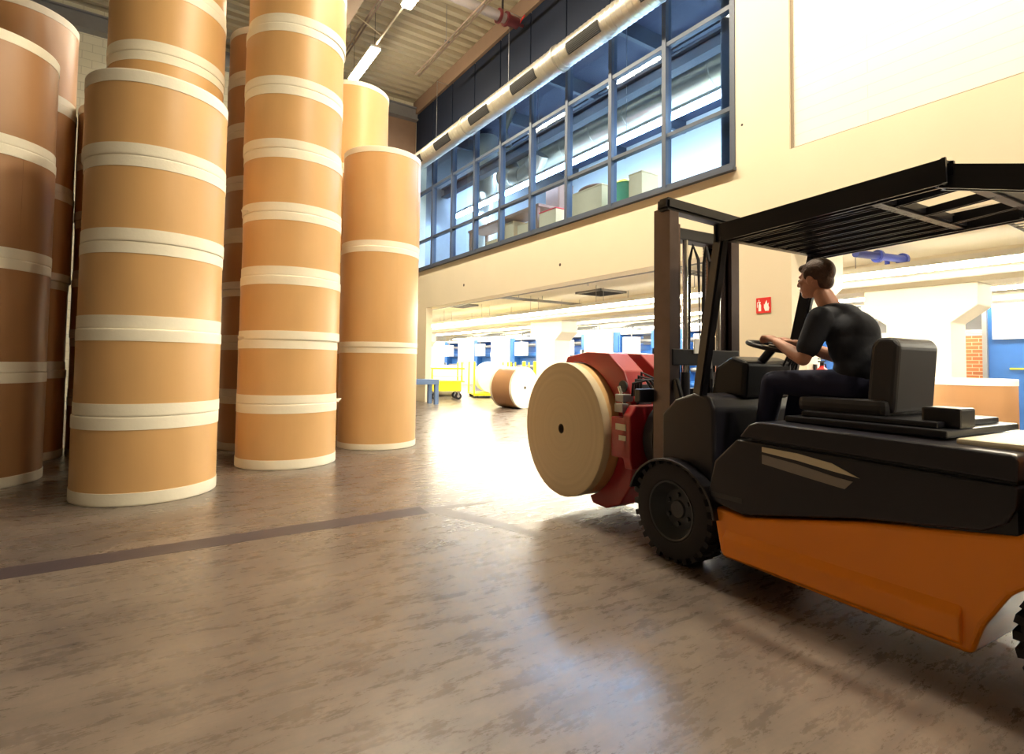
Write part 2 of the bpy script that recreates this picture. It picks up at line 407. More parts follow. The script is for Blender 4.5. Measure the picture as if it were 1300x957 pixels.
# ------------------------------------------------------------------ lights
def trunk_row(label, x, z, y0, y1, m, seg=1.5, w=.20, housing='whitemetal', group=None, z_off=0):
    t = thing('tube_light_row', label, 'light', (x, (y0 + y1) / 2, z), 0, group)
    L = (y1 - y0) / 2
    q = MB(); q.box(-w * .55, w * .55, -L, L, .06, .13); q.box(-.03, .03, -L, L, .13, .17); q.build('housing', M[housing], t)
    n = int((y1 - y0) / seg)
    dl = (y1 - y0) / n
    src = None
    for k in range(n):
        if src is None:
            q = MB(); q.prism([(-w / 2, .06), (-w * .36, 0), (w * .36, 0), (w / 2, .06)], 'y', -dl / 2 + .02, dl / 2 - .02); src = q.build('diffuser', m, t); o = src
        else:
            o = src.copy(); C.objects.link(o)
        o.location = (0, -L + dl * (k + .5), 0)
    q = MB()
    for k in range(0, n, 2):
        yy = -L + dl * k; q.cyl((0, yy, .16), (0, yy, AZ - z if z < 4 else 9.5 - z), .006, 6)
    q.build('hanger', M['steel'], t)
    return t
trunk_row('long row of bright tube lights just behind the hall opening', 9.9, 2.80, -1.2, 34.8, M['lampannex'], 1.5, .26)
trunk_row('second row of bright tube lights, over the blue machines', 14.9, 2.98, -2.4, 36.6, M['lampannex'], 1.5, .22)
trunk_row('farthest row of tube lights along the annex wall', 19.2, 3.0, -2.4, 36.6, M['lampannex'], 3.0, .22)
trunk_row('cool tube light row behind the upstairs glazing', 9.0, 6.50, 5.4, 17.4, M['lampcool'], 1.5, .22)
trunk_row('cool tube light row deep in the upstairs room', 12.0, 8.7, 5.4, 17.4, M['lampcool'], 1.5, .8)

def hall_lamp(label, y0, y1, x=4.55, first=[None]):
    if first[0] is None:
        t = thing('tube_light', label, 'light', (x, (y0 + y1) / 2, 9.22))
        L = (y1 - y0) / 2
        q = MB(); q.box(-.13, .13, -L, L, .05, .11, bev=.005); q.build('housing', M['whitemetal'], t)
        q = MB(); q.prism([(-.12, .05), (-.10, 0), (.10, 0), (.12, .05)], 'y', -L + .01, L - .01); q.build('diffuser', M['lampwarm'], t)
        for y_ in (-L + .1, L - .1): q = MB(); q.cyl((0, y_, .1), (0, y_, CZ - 9.22), .006, 6); q.build('hanger', M['black'], t)
        first[0] = t; return t
    t = copy_tree(first[0]); t.location = (x, (y0 + y1) / 2, 9.22); tag(t, label); return t
hall_lamp('bright tube light hanging just above the reel stacks, the farther one', 13.2, 15.1)
hall_lamp('bright tube light cut by the top edge of the picture', 9.35, 11.25)
q = 5.45
for k, (yy, nm) in enumerate(((5.45, 'tube light high over the forklift lane'), (1.55, 'tube light overhead beside the camera'), (-2.35, 'tube light overhead behind the camera'), (-6.25, 'tube light overhead nearest the front wall'))):
    hall_lamp(nm, yy, yy + 1.9)
b = MB()
b.box(4.53, 4.57, -8.5, 15.2, 9.34, 9.38)
tag(b.build('light_rail', mat('cream rail', (.60, .52, .36), .5)), 'thin cream rail that carries the hall tube lights', 'rail')
# thin rods, conduits and pipe under the ceiling
b = MB(); b.tube([(4.55, 12.75, 9.35), (3.5, 12.9, 9.9), (3.45, 12.9, 10.3)], .012, 6)
tag(b.build('brace_rod', mat('cream rod', (.60, .52, .36), .5)), 'thin cream rod from the ceiling beam to the light rail', 'rod')
b = MB(); b.box(3.12, 3.80, -9, YB - .32, 9.70, CZ); b.box(3.02, 3.86, -9, YB - .32, 9.62, 9.70); struct('trim_18', b, mat('brown ceiling beam', (.30, .20, .125), .7, noise=.1, nscale=2))
def conduit(label, x, z, y0, y1, dx=.10):
    t = thing('conduit', label, 'conduit', (x, y0, z))
    for s_ in (0, dx):
        q = MB(); q.cyl((s_, 0, 0), (s_, y1 - y0, 0), .022, 8); q.build('pipe', mat('brown conduit', (.22, .15, .11), .45, .3), t)
    q = MB(); yy = .4
    while yy < y1 - y0:
        q.cyl((0, yy, 0), (0, yy, CZ - z - .02), .008, 6); q.box(-.03, dx + .03, yy - .02, yy + .02, .0, .05); yy += 2.2
    q.build('bracket', M['steel'], t); return t
conduit('pair of thin conduits crossing the ceiling towards the dark cladding', 6.02, 9.42, -8, 14.1)
conduit('pair of thin conduits beside the ceiling light row', 4.25, 9.85, -8, 15.2, .08)
t = thing('heating_pipe', 'thick grey pipe with dark red flanges under the ceiling', 'pipe', (.30, 10.80, 9.62))
q = MB(); q.cyl((3.6, 0, 0), (6.75, 0, 0), .115, 24); q.build('pipe', mat('grey lagging', (.26, .22, .21), .6), t)
for xx in (6.42, 6.62): 
    q = MB(); q.cyl((xx - .03, 0, 0), (xx + .03, 0, 0), .17, 24); q.build('flange', mat('dark red flange', (.16, .02, .025), .5), t)
q = MB(); q.cyl((6.66, 0, 0), (6.95, 0, 0), .13, 24); q.cyl((6.95, 0, 0), (7.12, 0, 0), .04, 10); q.build('valve_body', mat('dark red valve', (.13, .02, .025), .5), t)
q = MB(); q.tube([(7.0, 0, 0), (7.1, -.1, .22)], .018, 8); q.build('lever', M['redb'], t)
q = MB(); q.box(6.5, 6.54, -.02, .02, 0, CZ - 9.62); q.build('hanger', M['black'], t)

# spiral duct with outlet grilles in front of the glazing
DX, DZ, DR = 7.08, 7.80, .255
t = thing('spiral_duct', 'round ribbed metal air duct running along the top of the glazing', 'duct', (DX, 0, DZ))
b = MB(); prof = []; y = 4.3
while y < 17.2:
    prof += [(DR, y), (DR, y + .095), (DR + .008, y + .105), (DR + .008, y + .120)]; y += .13
prof = [(0, 4.3)] + prof + [(DR, 17.3), (0, 17.3)]
b.lathe(prof, 40, Matrix.Rotation(-PI / 2, 4, 'X')); b.build('duct_shell', M['zinc'], t)
for yy in (4.9, 8.9, 12.9, 16.9):
    q = MB(); q.lathe([(DR + .002, -.04), (DR + .030, -.04), (DR + .030, .04), (DR + .002, .04)], 40, Matrix.Translation((0, yy, 0)) @ Matrix.Rotation(-PI / 2, 4, 'X'), closed=True); q.build('clamp_ring', M['zinc'], t)
for yy in (5.5, 7.45, 9.5, 11.5, 13.6, 15.5):
    # grille on the hall side, a curved plate
    q = MB(); a0, a1 = R(182), R(232)
    def arc(r_): return [(r_ * math.cos(a0 + (a1 - a0) * i / 8), r_ * math.sin(a0 + (a1 - a0) * i / 8)) for i in range(9)]
    q.prism(arc(DR + .018) + arc(DR + .0)[::-1], 'y', yy, yy + .95)
    g = q.build('grille', M['zinc_d'], t)
    q = MB()
    for i in range(1, 8):
        a = a0 + (a1 - a0) * i / 8
        q.box((DR + .022) * math.cos(a) - .004, (DR + .022) * math.cos(a) + .004, yy + .02, yy + .93, (DR + .022) * math.sin(a) - .006, (DR + .022) * math.sin(a) + .006)
    q.build('slat', mat('slat', (.035, .033, .032), .8, .0), g)
q = MB()
for yy in (6.9, 10.9, 14.9): q.cyl((0, yy, DR), (0, yy, 2.12), .008, 6); q.cyl((0, yy, 2.10), (.4, yy, 2.10), .008, 6)
q.build('hanger', M['steel'], t)

# upstairs room contents
t = thing('air_duct', 'large round bluish duct inside the upstairs room', 'duct', (10.1, 0, 7.72))
b = MB(); prof = [(0, 4.7)]; y = 4.7
while y < 14.4: prof += [(.37, y), (.37, y + 1.2), (.385, y + 1.21), (.385, y + 1.25)]; y += 1.27
prof += [(.37, 15.7), (0, 15.7)]
b.lathe(prof, 36, Matrix.Rotation(-PI / 2, 4, 'X')); b.build('duct_shell', M['zinc'], t)
t = thing('elbow_duct', 'segmented round duct elbow dropping behind the upstairs glazing', 'duct', (9.37, 0, .18))
b = MB(); pts = [(0, 12.7, 7.3), (0, 13.0, 6.95), (0, 13.5, 6.85), (0, 14.0, 7.0), (0, 14.35, 7.4), (0, 14.5, 7.9), (0, 14.5, 9.3)]
b.tube(pts, .29, 28)
for i in range(1, 6): 
    p = Vector(pts[i]); d = (Vector(pts[i + 1]) - Vector(pts[i - 1])).normalized(); b.cyl(p - d * .02, p + d * .02, .305, 28)
b.build('duct_shell', M['zinc'], t)
t = thing('vertical_duct', 'tall pale round duct standing behind the far glazing', 'duct', (9.75, 16.4, 4.4))
b = MB(); b.cyl((0, 0, 0), (0, 0, 4.9), .42, 28); b.build('duct_shell', M['zinc'], t)
def crate(name, label, cat, x, y0, y1, z0, z1, m, extra=None, d=.5):
    t = thing(name, label, cat, (x, (y0 + y1) / 2, z0)); L = (y1 - y0) / 2; H = z1 - z0
    q = MB(); q.box(0, d, -L, L, 0, H, bev=.01); q.build('body', m, t)
    q = MB(); q.box(-.01, d + .01, -L - .01, L + .01, H, H + .03, bev=.005); q.box(-.004, 0, -L, L, H * .45, H * .5); q.build('lid', extra or m, t)
    return t
crate('storage_box', 'wide pale cardboard box standing at the upstairs window', 'box', 8.35, 8.95, 10.0, 4.40, 5.35, M['card'])
t = thing('cushion', 'flat brown rounded cushion lying on the wide pale box', 'cushion', (8.6, 9.55, 5.385)); q = MB(); q.ball((0, 0, .07), (.22, .42, .075)); q.build('pad', M['brownwood'], t)
crate('storage_box', 'tan box right of the green bin upstairs', 'box', 8.35, 7.75, 8.12, 4.40, 5.30, M['card'])
t = thing('waste_bin', 'green plastic bin behind the upstairs window', 'bin', (8.6, 8.45, 4.4)); q = MB(); q.frustum((0, 0, 0), (0, 0, .85), .2, .26, 24); q.build('body', M['green'], t); q = MB(); q.frustum((0, 0, .85), (0, 0, .92), .28, .22, 24); q.build('lid', M['yellow'], t)
crate('carton', 'white carton with reddish side at the upstairs window', 'box', 8.35, 10.6, 11.3, 4.4, 5.2, M['card'], M['redb'])
t = thing('work_table', 'brown table behind the upstairs glazing', 'table', (8.75, 13.3, 4.4))
q = MB(); q.box(-.35, .35, -1.9, 1.9, 1.05, 1.13, bev=.01); q.build('table_top', M['brownwood'], t)
for sx in (-.3, .3):
    for sy in (-1.8, 0, 1.8): q = MB(); q.box(sx - .04, sx + .04, sy - .04, sy + .04, 0, 1.05); q.build('leg', M['brownwood'], t)
for k, (yy, hh) in enumerate(((12.3, .75), (13.1, .95), (14.0, .6))):
    crate('carton', ('beige carton under the brown table, its near end', 'tall beige carton in the middle under the brown table', 'low beige carton at the far end of the brown table')[k], 'box', 8.55, yy - .3, yy + .3, 4.4, 4.4 + hh, M['card'])
t = thing('filing_cabinet', 'dark brown cabinet standing behind the upstairs glazing', 'cabinet', (9.5, 11.9, 4.4)); q = MB(); q.box(-.25, .25, -.3, .3, 0, 1.9, bev=.01); q.build('body', M['brownwood'], t); q = MB(); q.box(-.27, -.25, -.28, .28, .05, .9); q.box(-.27, -.25, -.28, .28, .95, 1.85); q.build('door', M['brownwood'], t)
t = thing('roller_curtain', 'dark pleated curtain gathered at the right end of the glazing', 'curtain', (XF + .25, 5.33, 4.45))
q = MB(); n = 122; prof = []
for i in range(n): prof += [(-.02, i * .031), (.03, i * .031 + .015)]
q.prism(prof + [(.06, n * .031), (.06, 0)], 'y', -.17, .17); q.build('pleats', mat('dark pleats', (.16, .19, .25), .5, noise=.1), t)
t = thing('blue_door', 'narrow blue door at the back of the upstairs room', 'door', (14.70, 8.3, 4.4)); q = MB(); q.box(0, .06, -.5, .5, 0, 2.2); q.build('leaf', M['blue'], t); q = MB(); q.cyl((-.05, -.4, 1.05), (-.05, -.28, 1.05), .012, 8); q.cyl((-.05, -.4, 1.05), (0.01, -.4, 1.05), .012, 8); q.build('handle', M['steel'], t)
for k, yy in enumerate((7.2, 10.0, 12.8, 15.6)):
    t = thing('wall_cabinet', ('white panel cupboard nearest the right end upstairs', 'white panel cupboard second along upstairs', 'white panel cupboard third along upstairs', 'white panel cupboard farthest along upstairs')[k], 'cupboard', (12.9, yy, 4.4))
    q = MB(); q.box(0, .6, -.7, .7, 0, 2.6, bev=.01); q.build('body', M['whitemetal'], t)
    for sy in (-.35, .35): q = MB(); q.box(-.02, 0, sy - .33, sy + .33, .05, 2.55, bev=.005); q.build('door', M['whitemetal'], t)

# ------------------------------------------------------------------ paper reels
def reel_parts(root, r, h, kraft='kraft', cap='cap', band=.112, core=False, seed=0, flap=True, face=None):
    rnd = random.Random(seed)
    q = MB(); g = .004
    a0 = rnd.uniform(0, 2 * PI)
    q.lathe([(r - .002, band * .6), (r - .002, h - band * .6)], 72)
    if flap and rnd.random() < .6:   # overlapping end of the wrapping sheet
        n = 14; aa = rnd.uniform(1.0, 1.4)
        va = []; 
        for i in range(n + 1):
            t = a0 + aa * i / n; rr = r + .0022 * (1 - i / n) - .0015
            va.append((q.bm.verts.new((rr * math.cos(t), rr * math.sin(t), band * .7)), q.bm.verts.new((rr * math.cos(t), rr * math.sin(t), h - band * .7))))
        for i in range(n):
            f = q.bm.faces.new((va[i][0], va[i + 1][0], va[i + 1][1], va[i][1])); f.smooth = True
        t = a0; e0 = q.bm.verts.new(((r - .003) * math.cos(t), (r - .003) * math.sin(t), band * .7)); e1 = q.bm.verts.new(((r - .003) * math.cos(t), (r - .003) * math.sin(t), h - band * .7))
        q.bm.faces.new((e0, va[0][0], va[0][1], e1))
    q.build('wrapper', M[kraft], root)
    for end in (0, 1):
        bw = band * rnd.uniform(.92, 1.06); q = MB()
        P = [(.045 if core else 0, 0), (r - .008, 0), (r - .001, .002), (r + .0022, .007), (r + .0025, .02), (r + .0025, bw), (r - .004, bw + .001)]
        if end: P = [(a, h - b_) for a, b_ in P]
        q.lathe(P, 72)
        if core and face is not None and end == face[0]:
            q.build('end_disc', M[face[1]], root)
        else:
            q.build('end_band', M[cap], root)
    if core:
        q = MB(); q.lathe([(.045, .001), (.045, h - .001), (.038, h - .001), (.038, .001)], 32, closed=True); q.build('core_tube', M['core'], root)
        q = MB(); q.cyl((0, 0, .05), (0, 0, h - .05), .0385, 24); q.build('core_plug', M['core'], root)
ORD = ['bottom', 'second from the floor', 'third from the floor', 'fourth from the floor', 'fifth from the floor', 'sixth from the floor', 'seventh from the floor', 'eighth from the floor']
def stack(where, x, y, h, n, kraft='kraft', cap='cap', seed=0, band=.112, z0=0., torn=()):
    rnd = random.Random(seed)
    for k in range(n):
        dx, dy = (rnd.uniform(-.012, .012), rnd.uniform(-.012, .012)) if k else (0, 0)
        lab = (ORD[k] if k < n - 1 or n == 1 else 'topmost')
        t = thing('paper_reel', 'brown paper reel, %s %s' % (lab, where), 'paper reel', (x + dx, y + dy, z0 + k * h), rnd.uniform(0, 6), 'upright reels in %s' % where.replace('in ', '').replace('of ', ''))
        reel_parts(t, .6 + (rnd.uniform(-.004, .004)), h, kraft, cap, band, seed=seed * 20 + k)
        if k in torn:
            q = MB(); a = rnd.uniform(0, .1); 
            ang = torn[k] - t.rotation_euler.z if isinstance(torn, dict) else 0
            c, s_ = math.cos(ang), math.sin(ang)
            base = [Vector((.600 * math.cos(ang + d_), .600 * math.sin(ang + d_), z_)) for d_, z_ in ((-.14, .02), (.0, .0), (.10, .03))]
            tip = Vector((.665 * c, .665 * s_, .035)); tip2 = Vector((.63 * math.cos(ang - .06), .63 * math.sin(ang - .06), -.015))
            vs = [q.bm.verts.new(v) for v in (*base, tip, tip2)]
            q.bm.faces.new((vs[0], vs[4], vs[3])); q.bm.faces.new((vs[4], vs[1], vs[3])); q.bm.faces.new((vs[1], vs[2], vs[3]))
            o = q.build('torn_flap', M[cap], t); md = o.modifiers.new('s', 'SOLIDIFY'); md.thickness = .002
H1, H2, H3, H4 = .785, .776, 1.512, 1.145
stack('in the broad foreground stack', .02, 6.48, H1, 5, seed=1)
stack('in the tall stack behind the foreground stack', .09, 7.72, H1, 8, seed=2)
stack('in the tall middle stack', 1.52, 7.49, H2, 8, seed=3, torn={2: R(195), 4: R(195), 1: R(-20)})
stack('in the right-hand stack nearest the opening', 3.02, 8.32, H3, 3, seed=4, band=.085)
stack('in the stack rising behind the right-hand one', 2.916, 9.565, H3, 4, seed=5, band=.085)
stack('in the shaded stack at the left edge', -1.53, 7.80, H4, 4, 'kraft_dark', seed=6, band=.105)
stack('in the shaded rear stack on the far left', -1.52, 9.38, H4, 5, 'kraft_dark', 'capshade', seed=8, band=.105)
stack('in the added light-blocking stack behind left stacks', -.30, 9.46, H1, 6, 'kraft_dark', 'capshade', seed=12)  # added stack that blocks light so the left gap stays dark
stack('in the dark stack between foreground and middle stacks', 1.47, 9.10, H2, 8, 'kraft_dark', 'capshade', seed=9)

def lying_reel(label, cx, cy, cz, az, L, r=.6, kraft='kraft', cap='cap', face='capshade', seed=0):
    """az: azimuth (from +Y towards +X) of the axis, pointing from the seen face to the back"""
    t = bpy.data.objects.new('paper_reel', None); C.objects.link(t)
    d = Vector((math.sin(az), math.cos(az), 0))
    q = Vector((0, 0, 1)).rotation_difference(d)
    t.rotation_mode = 'QUATERNION'; t.rotation_quaternion = q; t.location = (cx, cy, cz)
    tag(t, label, 'paper reel')
    reel_parts(t, r, L, kraft, cap, .08, True, seed, face=(0, face), flap=False)
    return t
M['endface'] = mat('cut paper end', (.70, .585, .385), .65, noise=.04, nscale=3)
# concentric winding marks on the cut end
def endface():
    m, nt, b = new_mat('wound paper end'); N = nt.nodes; L = nt.links
    tc = N.new('ShaderNodeTexCoord'); sp = N.new('ShaderNodeSeparateXYZ'); L.new(tc.outputs['Object'], sp.inputs[0])
    cb = N.new('ShaderNodeCombineXYZ'); L.new(sp.outputs[0], cb.inputs[0]); L.new(sp.outputs[1], cb.inputs[1])
    ln = N.new('ShaderNodeVectorMath'); ln.operation = 'LENGTH'; L.new(cb.outputs[0], ln.inputs[0])
    n = N.new('ShaderNodeTexNoise'); n.noise_dimensions = '1D'; n.inputs['Scale'].default_value = 28; n.inputs['Detail'].default_value = 6; L.new(ln.outputs['Value'], n.inputs['W'])
    r = N.new('ShaderNodeValToRGB'); r.color_ramp.elements[0].position = .3; r.color_ramp.elements[1].position = .7
    r.color_ramp.elements[0].color = (.655, .54, .345, 1); r.color_ramp.elements[1].color = (.70, .585, .385, 1)
    L.new(n.outputs['Fac'], r.inputs[0]); L.new(r.outputs[0], b.inputs['Base Color']); b.inputs['Roughness'].default_value = .6
    return m
M['endface'] = endface()
lying_reel('large paper reel on its side beyond the forklift, brown side showing', 9.05, 12.85, .603, R(-14), .85, .6, 'kraft_dark', 'cap', 'cap', 31)
lying_reel('pale paper reel lying on the yellow stake pallet', 10.96, 17.68, .755, R(22), 1.15, .6, 'cap', 'cap', 'cap', 32)
lying_reel('pale paper reel on its side behind the yellow cart', 8.9, 19.2, .603, R(93), 1.25, .6, 'cap', 'cap', 'cap', 33)
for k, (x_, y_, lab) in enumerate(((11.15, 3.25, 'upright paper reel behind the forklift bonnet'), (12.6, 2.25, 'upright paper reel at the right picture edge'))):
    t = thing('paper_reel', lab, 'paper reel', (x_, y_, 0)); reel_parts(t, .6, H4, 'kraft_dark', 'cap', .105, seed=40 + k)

# ------------------------------------------------------------------ forklift (local frame: x right, y forward)
FX, FY, FA = 3.492, 2.422, R(-4)
def fl(x, y, z=0):
    return Vector((FX, FY, 0)) + Euler((0, 0, FA)).to_matrix() @ Vector((x, y, z))
T = thing('forklift', 'orange and charcoal forklift truck gripping a paper reel, driver aboard', 'forklift', (FX, FY, 0), FA)
# orange chassis and counterweight
b = MB()
b.prism([(-.33, .44), (-.39, .17), (-.42, .15), (-1.63, .13), (-1.67, .26), (-1.76, .42), (-1.90, .53), (-2.08, .56), (-2.26, .52), (-2.38, .40), (-2.42, .22), (-2.60, .22), (-2.66, .50), (-2.64, .90), (-2.55, .965), (-1.82, .965), (-1.80, .655), (-1.2, .56), (-.56, .42)], 'x', -.55, .55, bev=.022)
b.build('chassis', M['orange'], T)
for s_ in (-1, 1):
    b = MB()
    b.prism([(s_ * .54, .335), (s_ * .578, .275), (s_ * .578, .175), (s_ * .54, .150)], 'y', -1.60, -.43, bev=.008)
    b.build('side_skirt', M['orange'], T)
# charcoal side body and bonnet
b = MB()
b.prism([(-.30, .475), (-.56, .435), (-1.2, .575), (-1.68, .645), (-1.75, .69), (-1.785, .76), (-1.79, .845), (-.52, .87), (-.36, .72)], 'x', -.562, .562, bev=.014)
b.build('side_body', M['blackplastic'], T)
b = MB()
b.prism([(-.535, .885), (-1.79, .858), (-1.795, .95), (-1.78, .968), (-.66, .985), (-.60, .965)], 'x', -.560, .560, bev=.012)
b.build('bonnet', M['blackplastic'], T)
b = MB(); b.box(-.53, .53, -1.78, -.6, .60, .95); b.box(-.45, .45, -.62, .12, .30, .55); b.box(-.50, .50, -.62, -.28, .47, .53); b.box(-.30, .30, -.1, .14, .2, .62); b.build('frame', M['black'], T)
for x_ in (-.565, .50): b = MB(); b.box(x_, x_ + .065, -.56, -.34, .50, .53, bev=.004); b.build('step', M['dgrey'], T)
for s_ in (-1, 1):
    q = MB(); x = s_ * .5635
    A = [(-.69, .878), (-.90, .872), (-1.08, .850), (-1.21, .800), (-1.08, .812), (-.90, .835), (-.69, .850)]
    Bp = [(-.69, .835), (-.90, .815), (-1.10, .785), (-1.18, .778), (-1.14, .735), (-.95, .755), (-.69, .785)]
    q.prism([(y_, z_ - .03) for y_, z_ in A], 'x', x - .002, x + .002); q.mi = 1
    q.prism([(y_, z_ - .03) for y_, z_ in Bp], 'x', x - .002, x + .002)
    q.build('side_decal', [M['decalA_sheen'], M['decalB']], T)
# front cowl, instrument pod, steering
b = MB(); b.prism([(-.30, .46), (.14, .50), (.14, .96), (.02, 1.07), (-.14, 1.12), (-.27, 1.10), (-.31, 1.02)], 'x', -.50, .50, bev=.02); b.build('cowl', M['blackplastic'], T)
b = MB(); b.prism([(-.30, 1.08), (-.02, 1.08), (-.06, 1.29), (-.20, 1.37), (-.32, 1.33)], 'x', -.20, .30, bev=.03); b.build('instrument_pod', M['black'], T)
b = MB(); b.cyl((0, -.24, 1.28), (0, -.37, 1.42), .03, 14); b.build('steering_column', M['black'], T)
b = MB(); ms = Matrix.Translation((0, -.38, 1.43)) @ Matrix.Rotation(R(14), 4, 'X')
b.lathe([(.165 + .014 * math.cos(a * PI / 5), .014 * math.sin(a * PI / 5)) for a in range(10)], 40, ms, closed=True)
for a in (0, 120, 240):
    p = ms @ Vector((.16 * math.cos(R(a + 30)), .16 * math.sin(R(a + 30)), 0)); b.cyl(ms @ Vector((0, 0, -.01)), p, .010, 8)
b.cyl(ms @ Vector((0, 0, -.03)), ms @ Vector((0, 0, .012)), .035, 18)
b.build('steering_wheel', M['black'], T)
for k, xx in enumerate((.20, .26, .32)):
    q = MB(); q.cyl((xx, -.30, 1.28), (xx, -.36, 1.40), .008, 8); q.ball((xx, -.365, 1.41), .018, sub=2); q.build('control_lever', M['black'], T)
# seat
b = MB(); b.box(-.40, .40, -1.50, -.72, .985, 1.02, bev=.008); b.box(-.34, .34, -1.44, -.78, 1.02, 1.05, bev=.008); b.build('seat_base', M['black'], T)
b = MB(); b.box(-.25, .25, -1.18, -.70, 1.045, 1.13, bev=.03); b.build('seat_cushion', M['dgrey'], T)
b = MB(); b.prism([(-1.06, 1.08), (-1.09, 1.42), (-1.12, 1.46), (-1.20, 1.46), (-1.23, 1.42), (-1.20, 1.06)], 'x', -.215, .215, bev=.025); bk = b.build('seat_backrest', M['dgrey'], T)
b = MB(); b.prism([(-1.052, 1.12), (-1.082, 1.38), (-1.10, 1.38), (-1.07, 1.12)], 'x', -.15, .15, bev=.01); b.build('back_pad', M['blackplastic'], bk)
b = MB(); b.box(-.26, -.10, -1.50, -1.34, 1.02, 1.115, bev=.012); b.build('battery_plug', M['black'], T)
b = MB(); b.box(-.42, .42, -2.45, -1.54, .965, .995, bev=.012); b.build('bonnet_reflection', M['decalA_sheen'], T)  # added pale plate, stands in for light reflected off the bonnet top
# overhead guard
def barbox(mb, p0, p1, w, h):
    p0, p1 = Vector(p0), Vector(p1); d = (p1 - p0); L = d.length; d.normalize()
    a = d.cross(Vector((0, 0, 1))); 
    if a.length < .02: a = Vector((1, 0, 0))
    a.normalize(); c = a.cross(d); mtx = Matrix((a, d, c)).transposed()
    r = bmesh.ops.create_cube(mb.bm, size=1)
    for v in r['verts']: v.co = mtx @ Vector((v.co.x * w, v.co.y * L, v.co.z * h)) + (p0 + p1) / 2
    fs = {f for v in r['verts'] for f in v.link_faces}
    es = list({e for f in fs for e in f.edges})
    q = bmesh.ops.bevel(mb.bm, geom=es, offset=min(w, h) * .2, segments=2, affect='EDGES')
    mb._tag(q['faces'])
for s_ in (-1, 1): G = MB(); barbox(G, (s_ * .50, -.36, 2.13), (s_ * .50, -1.56, 2.16), .065, .085); G.build('guard_rail', M['black'], T)
for yy, zz in ((-.38, 2.12), (-1.24, 2.135), (-1.56, 2.16)): G = MB(); barbox(G, (-.50, yy, zz), (.50, yy, zz), .07, .06); G.build('guard_crossbar', M['black'], T)
for k in range(7):
    G = MB(); xx = -.38 + k * .127; barbox(G, (xx, -.40, 2.11), (xx, -1.24, 2.125), .045, .03); G.build('guard_bar', M['black'], T)
for k in range(3):
    G = MB(); xx = -.30 + k * .3; barbox(G, (xx, -1.24, 2.125), (xx, -1.56, 2.15), .03, .03); G.build('guard_bar', M['black'], T)
for s_ in (-1, 1):
    G = MB(); barbox(G, (s_ * .50, -.37, 2.12), (s_ * .46, -.16, 1.10), .06, .09); G.build('front_post', M['black'], T)
    G = MB(); barbox(G, (s_ * .47, -1.54, 2.15), (s_ * .42, -2.05, 2.00), .06, .08); barbox(G, (s_ * .42, -2.05, 2.0), (s_ * .40, -2.40, .96), .06, .09); G.build('rear_post', M['black'], T)
# mast
for s_ in (-1, 1):
    q = MB(); q.prism([(s_ * .38, .18), (s_ * .38, .34), (s_ * .29, .34), (s_ * .29, .31), (s_ * .35, .31), (s_ * .35, .21), (s_ * .29, .21), (s_ * .29, .18)], 'z', .10, 2.46); q.build('outer_mast_rail', mat('dark mast steel', (.11, .085, .085), .28, .75, noise=.25, nscale=9), T)
    q = MB(); q.prism([(s_ * .285, .23), (s_ * .285, .38), (s_ * .22, .38), (s_ * .22, .35), (s_ * .26, .35), (s_ * .26, .26), (s_ * .22, .26), (s_ * .22, .23)], 'z', .14, 2.36); q.build('inner_mast_rail', mat('worn mast steel', (.16, .12, .12), .25, .8, noise=.25, nscale=12), T)
    q = MB(); q.cyl((s_ * .18, .22, .2), (s_ * .18, .22, 1.25), .034, 18); cyl_ = q.build('lift_cylinder', M['dgrey'], T)
    q = MB(); q.cyl((s_ * .18, .22, 1.25), (s_ * .18, .22, 2.24), .021, 16); q.build('piston_rod', M['chrome'], cyl_)
    q = MB()
    for k in range(56): 
        z_ = .95 + k * .023; q.box(s_ * .11 - .012, s_ * .11 + .012, .285, .297, z_, z_ + .017)
    q.box(s_ * .11 - .004, s_ * .11 + .004, .288, .294, .95, 2.24); q.build('lift_chain', M['steel'], T)
    q = MB(); q.tube([(s_ * .08, .30, .9), (s_ * .08, .28, 1.4), (s_ * .08, .27, 2.1), (s_ * .075, .24, 2.22), (s_ * .06, .20, 2.1), (s_ * .06, .18, 1.2), (s_ * .06, .16, .7)], .013, 8); q.build('hydraulic_hose', M['rubber'], T)
b = MB(); barbox(b, (-.42, .22, 2.48), (.46, .22, 2.44), .12, .09); b.build('mast_head', M['black'], T)
b = MB(); b.box(-.29, .29, .24, .36, 2.25, 2.34, bev=.01); b.build('inner_crosshead', M['dgrey'], T)
for zz in (.16, .66, 1.30): b = MB(); b.box(-.36, .36, .17, .21, zz, zz + .12, bev=.008); b.build('mast_crossmember', M['black'], T)
b = MB(); b.box(-.15, -.06, .16, .168, 1.39, 1.50); b.build('data_plate', M['white'], T)
b = MB(); b.box(-.08, .04, .16, .168, 1.28, 1.36); b.build('data_plate', M['decalB'], T)
for s_ in (-1, 1):
    q = MB(); barbox(q, (s_ * .34, -.05, .55), (s_ * .34, .17, 1.2), .04, .06); q.build('tilt_cylinder', M['black'], T)
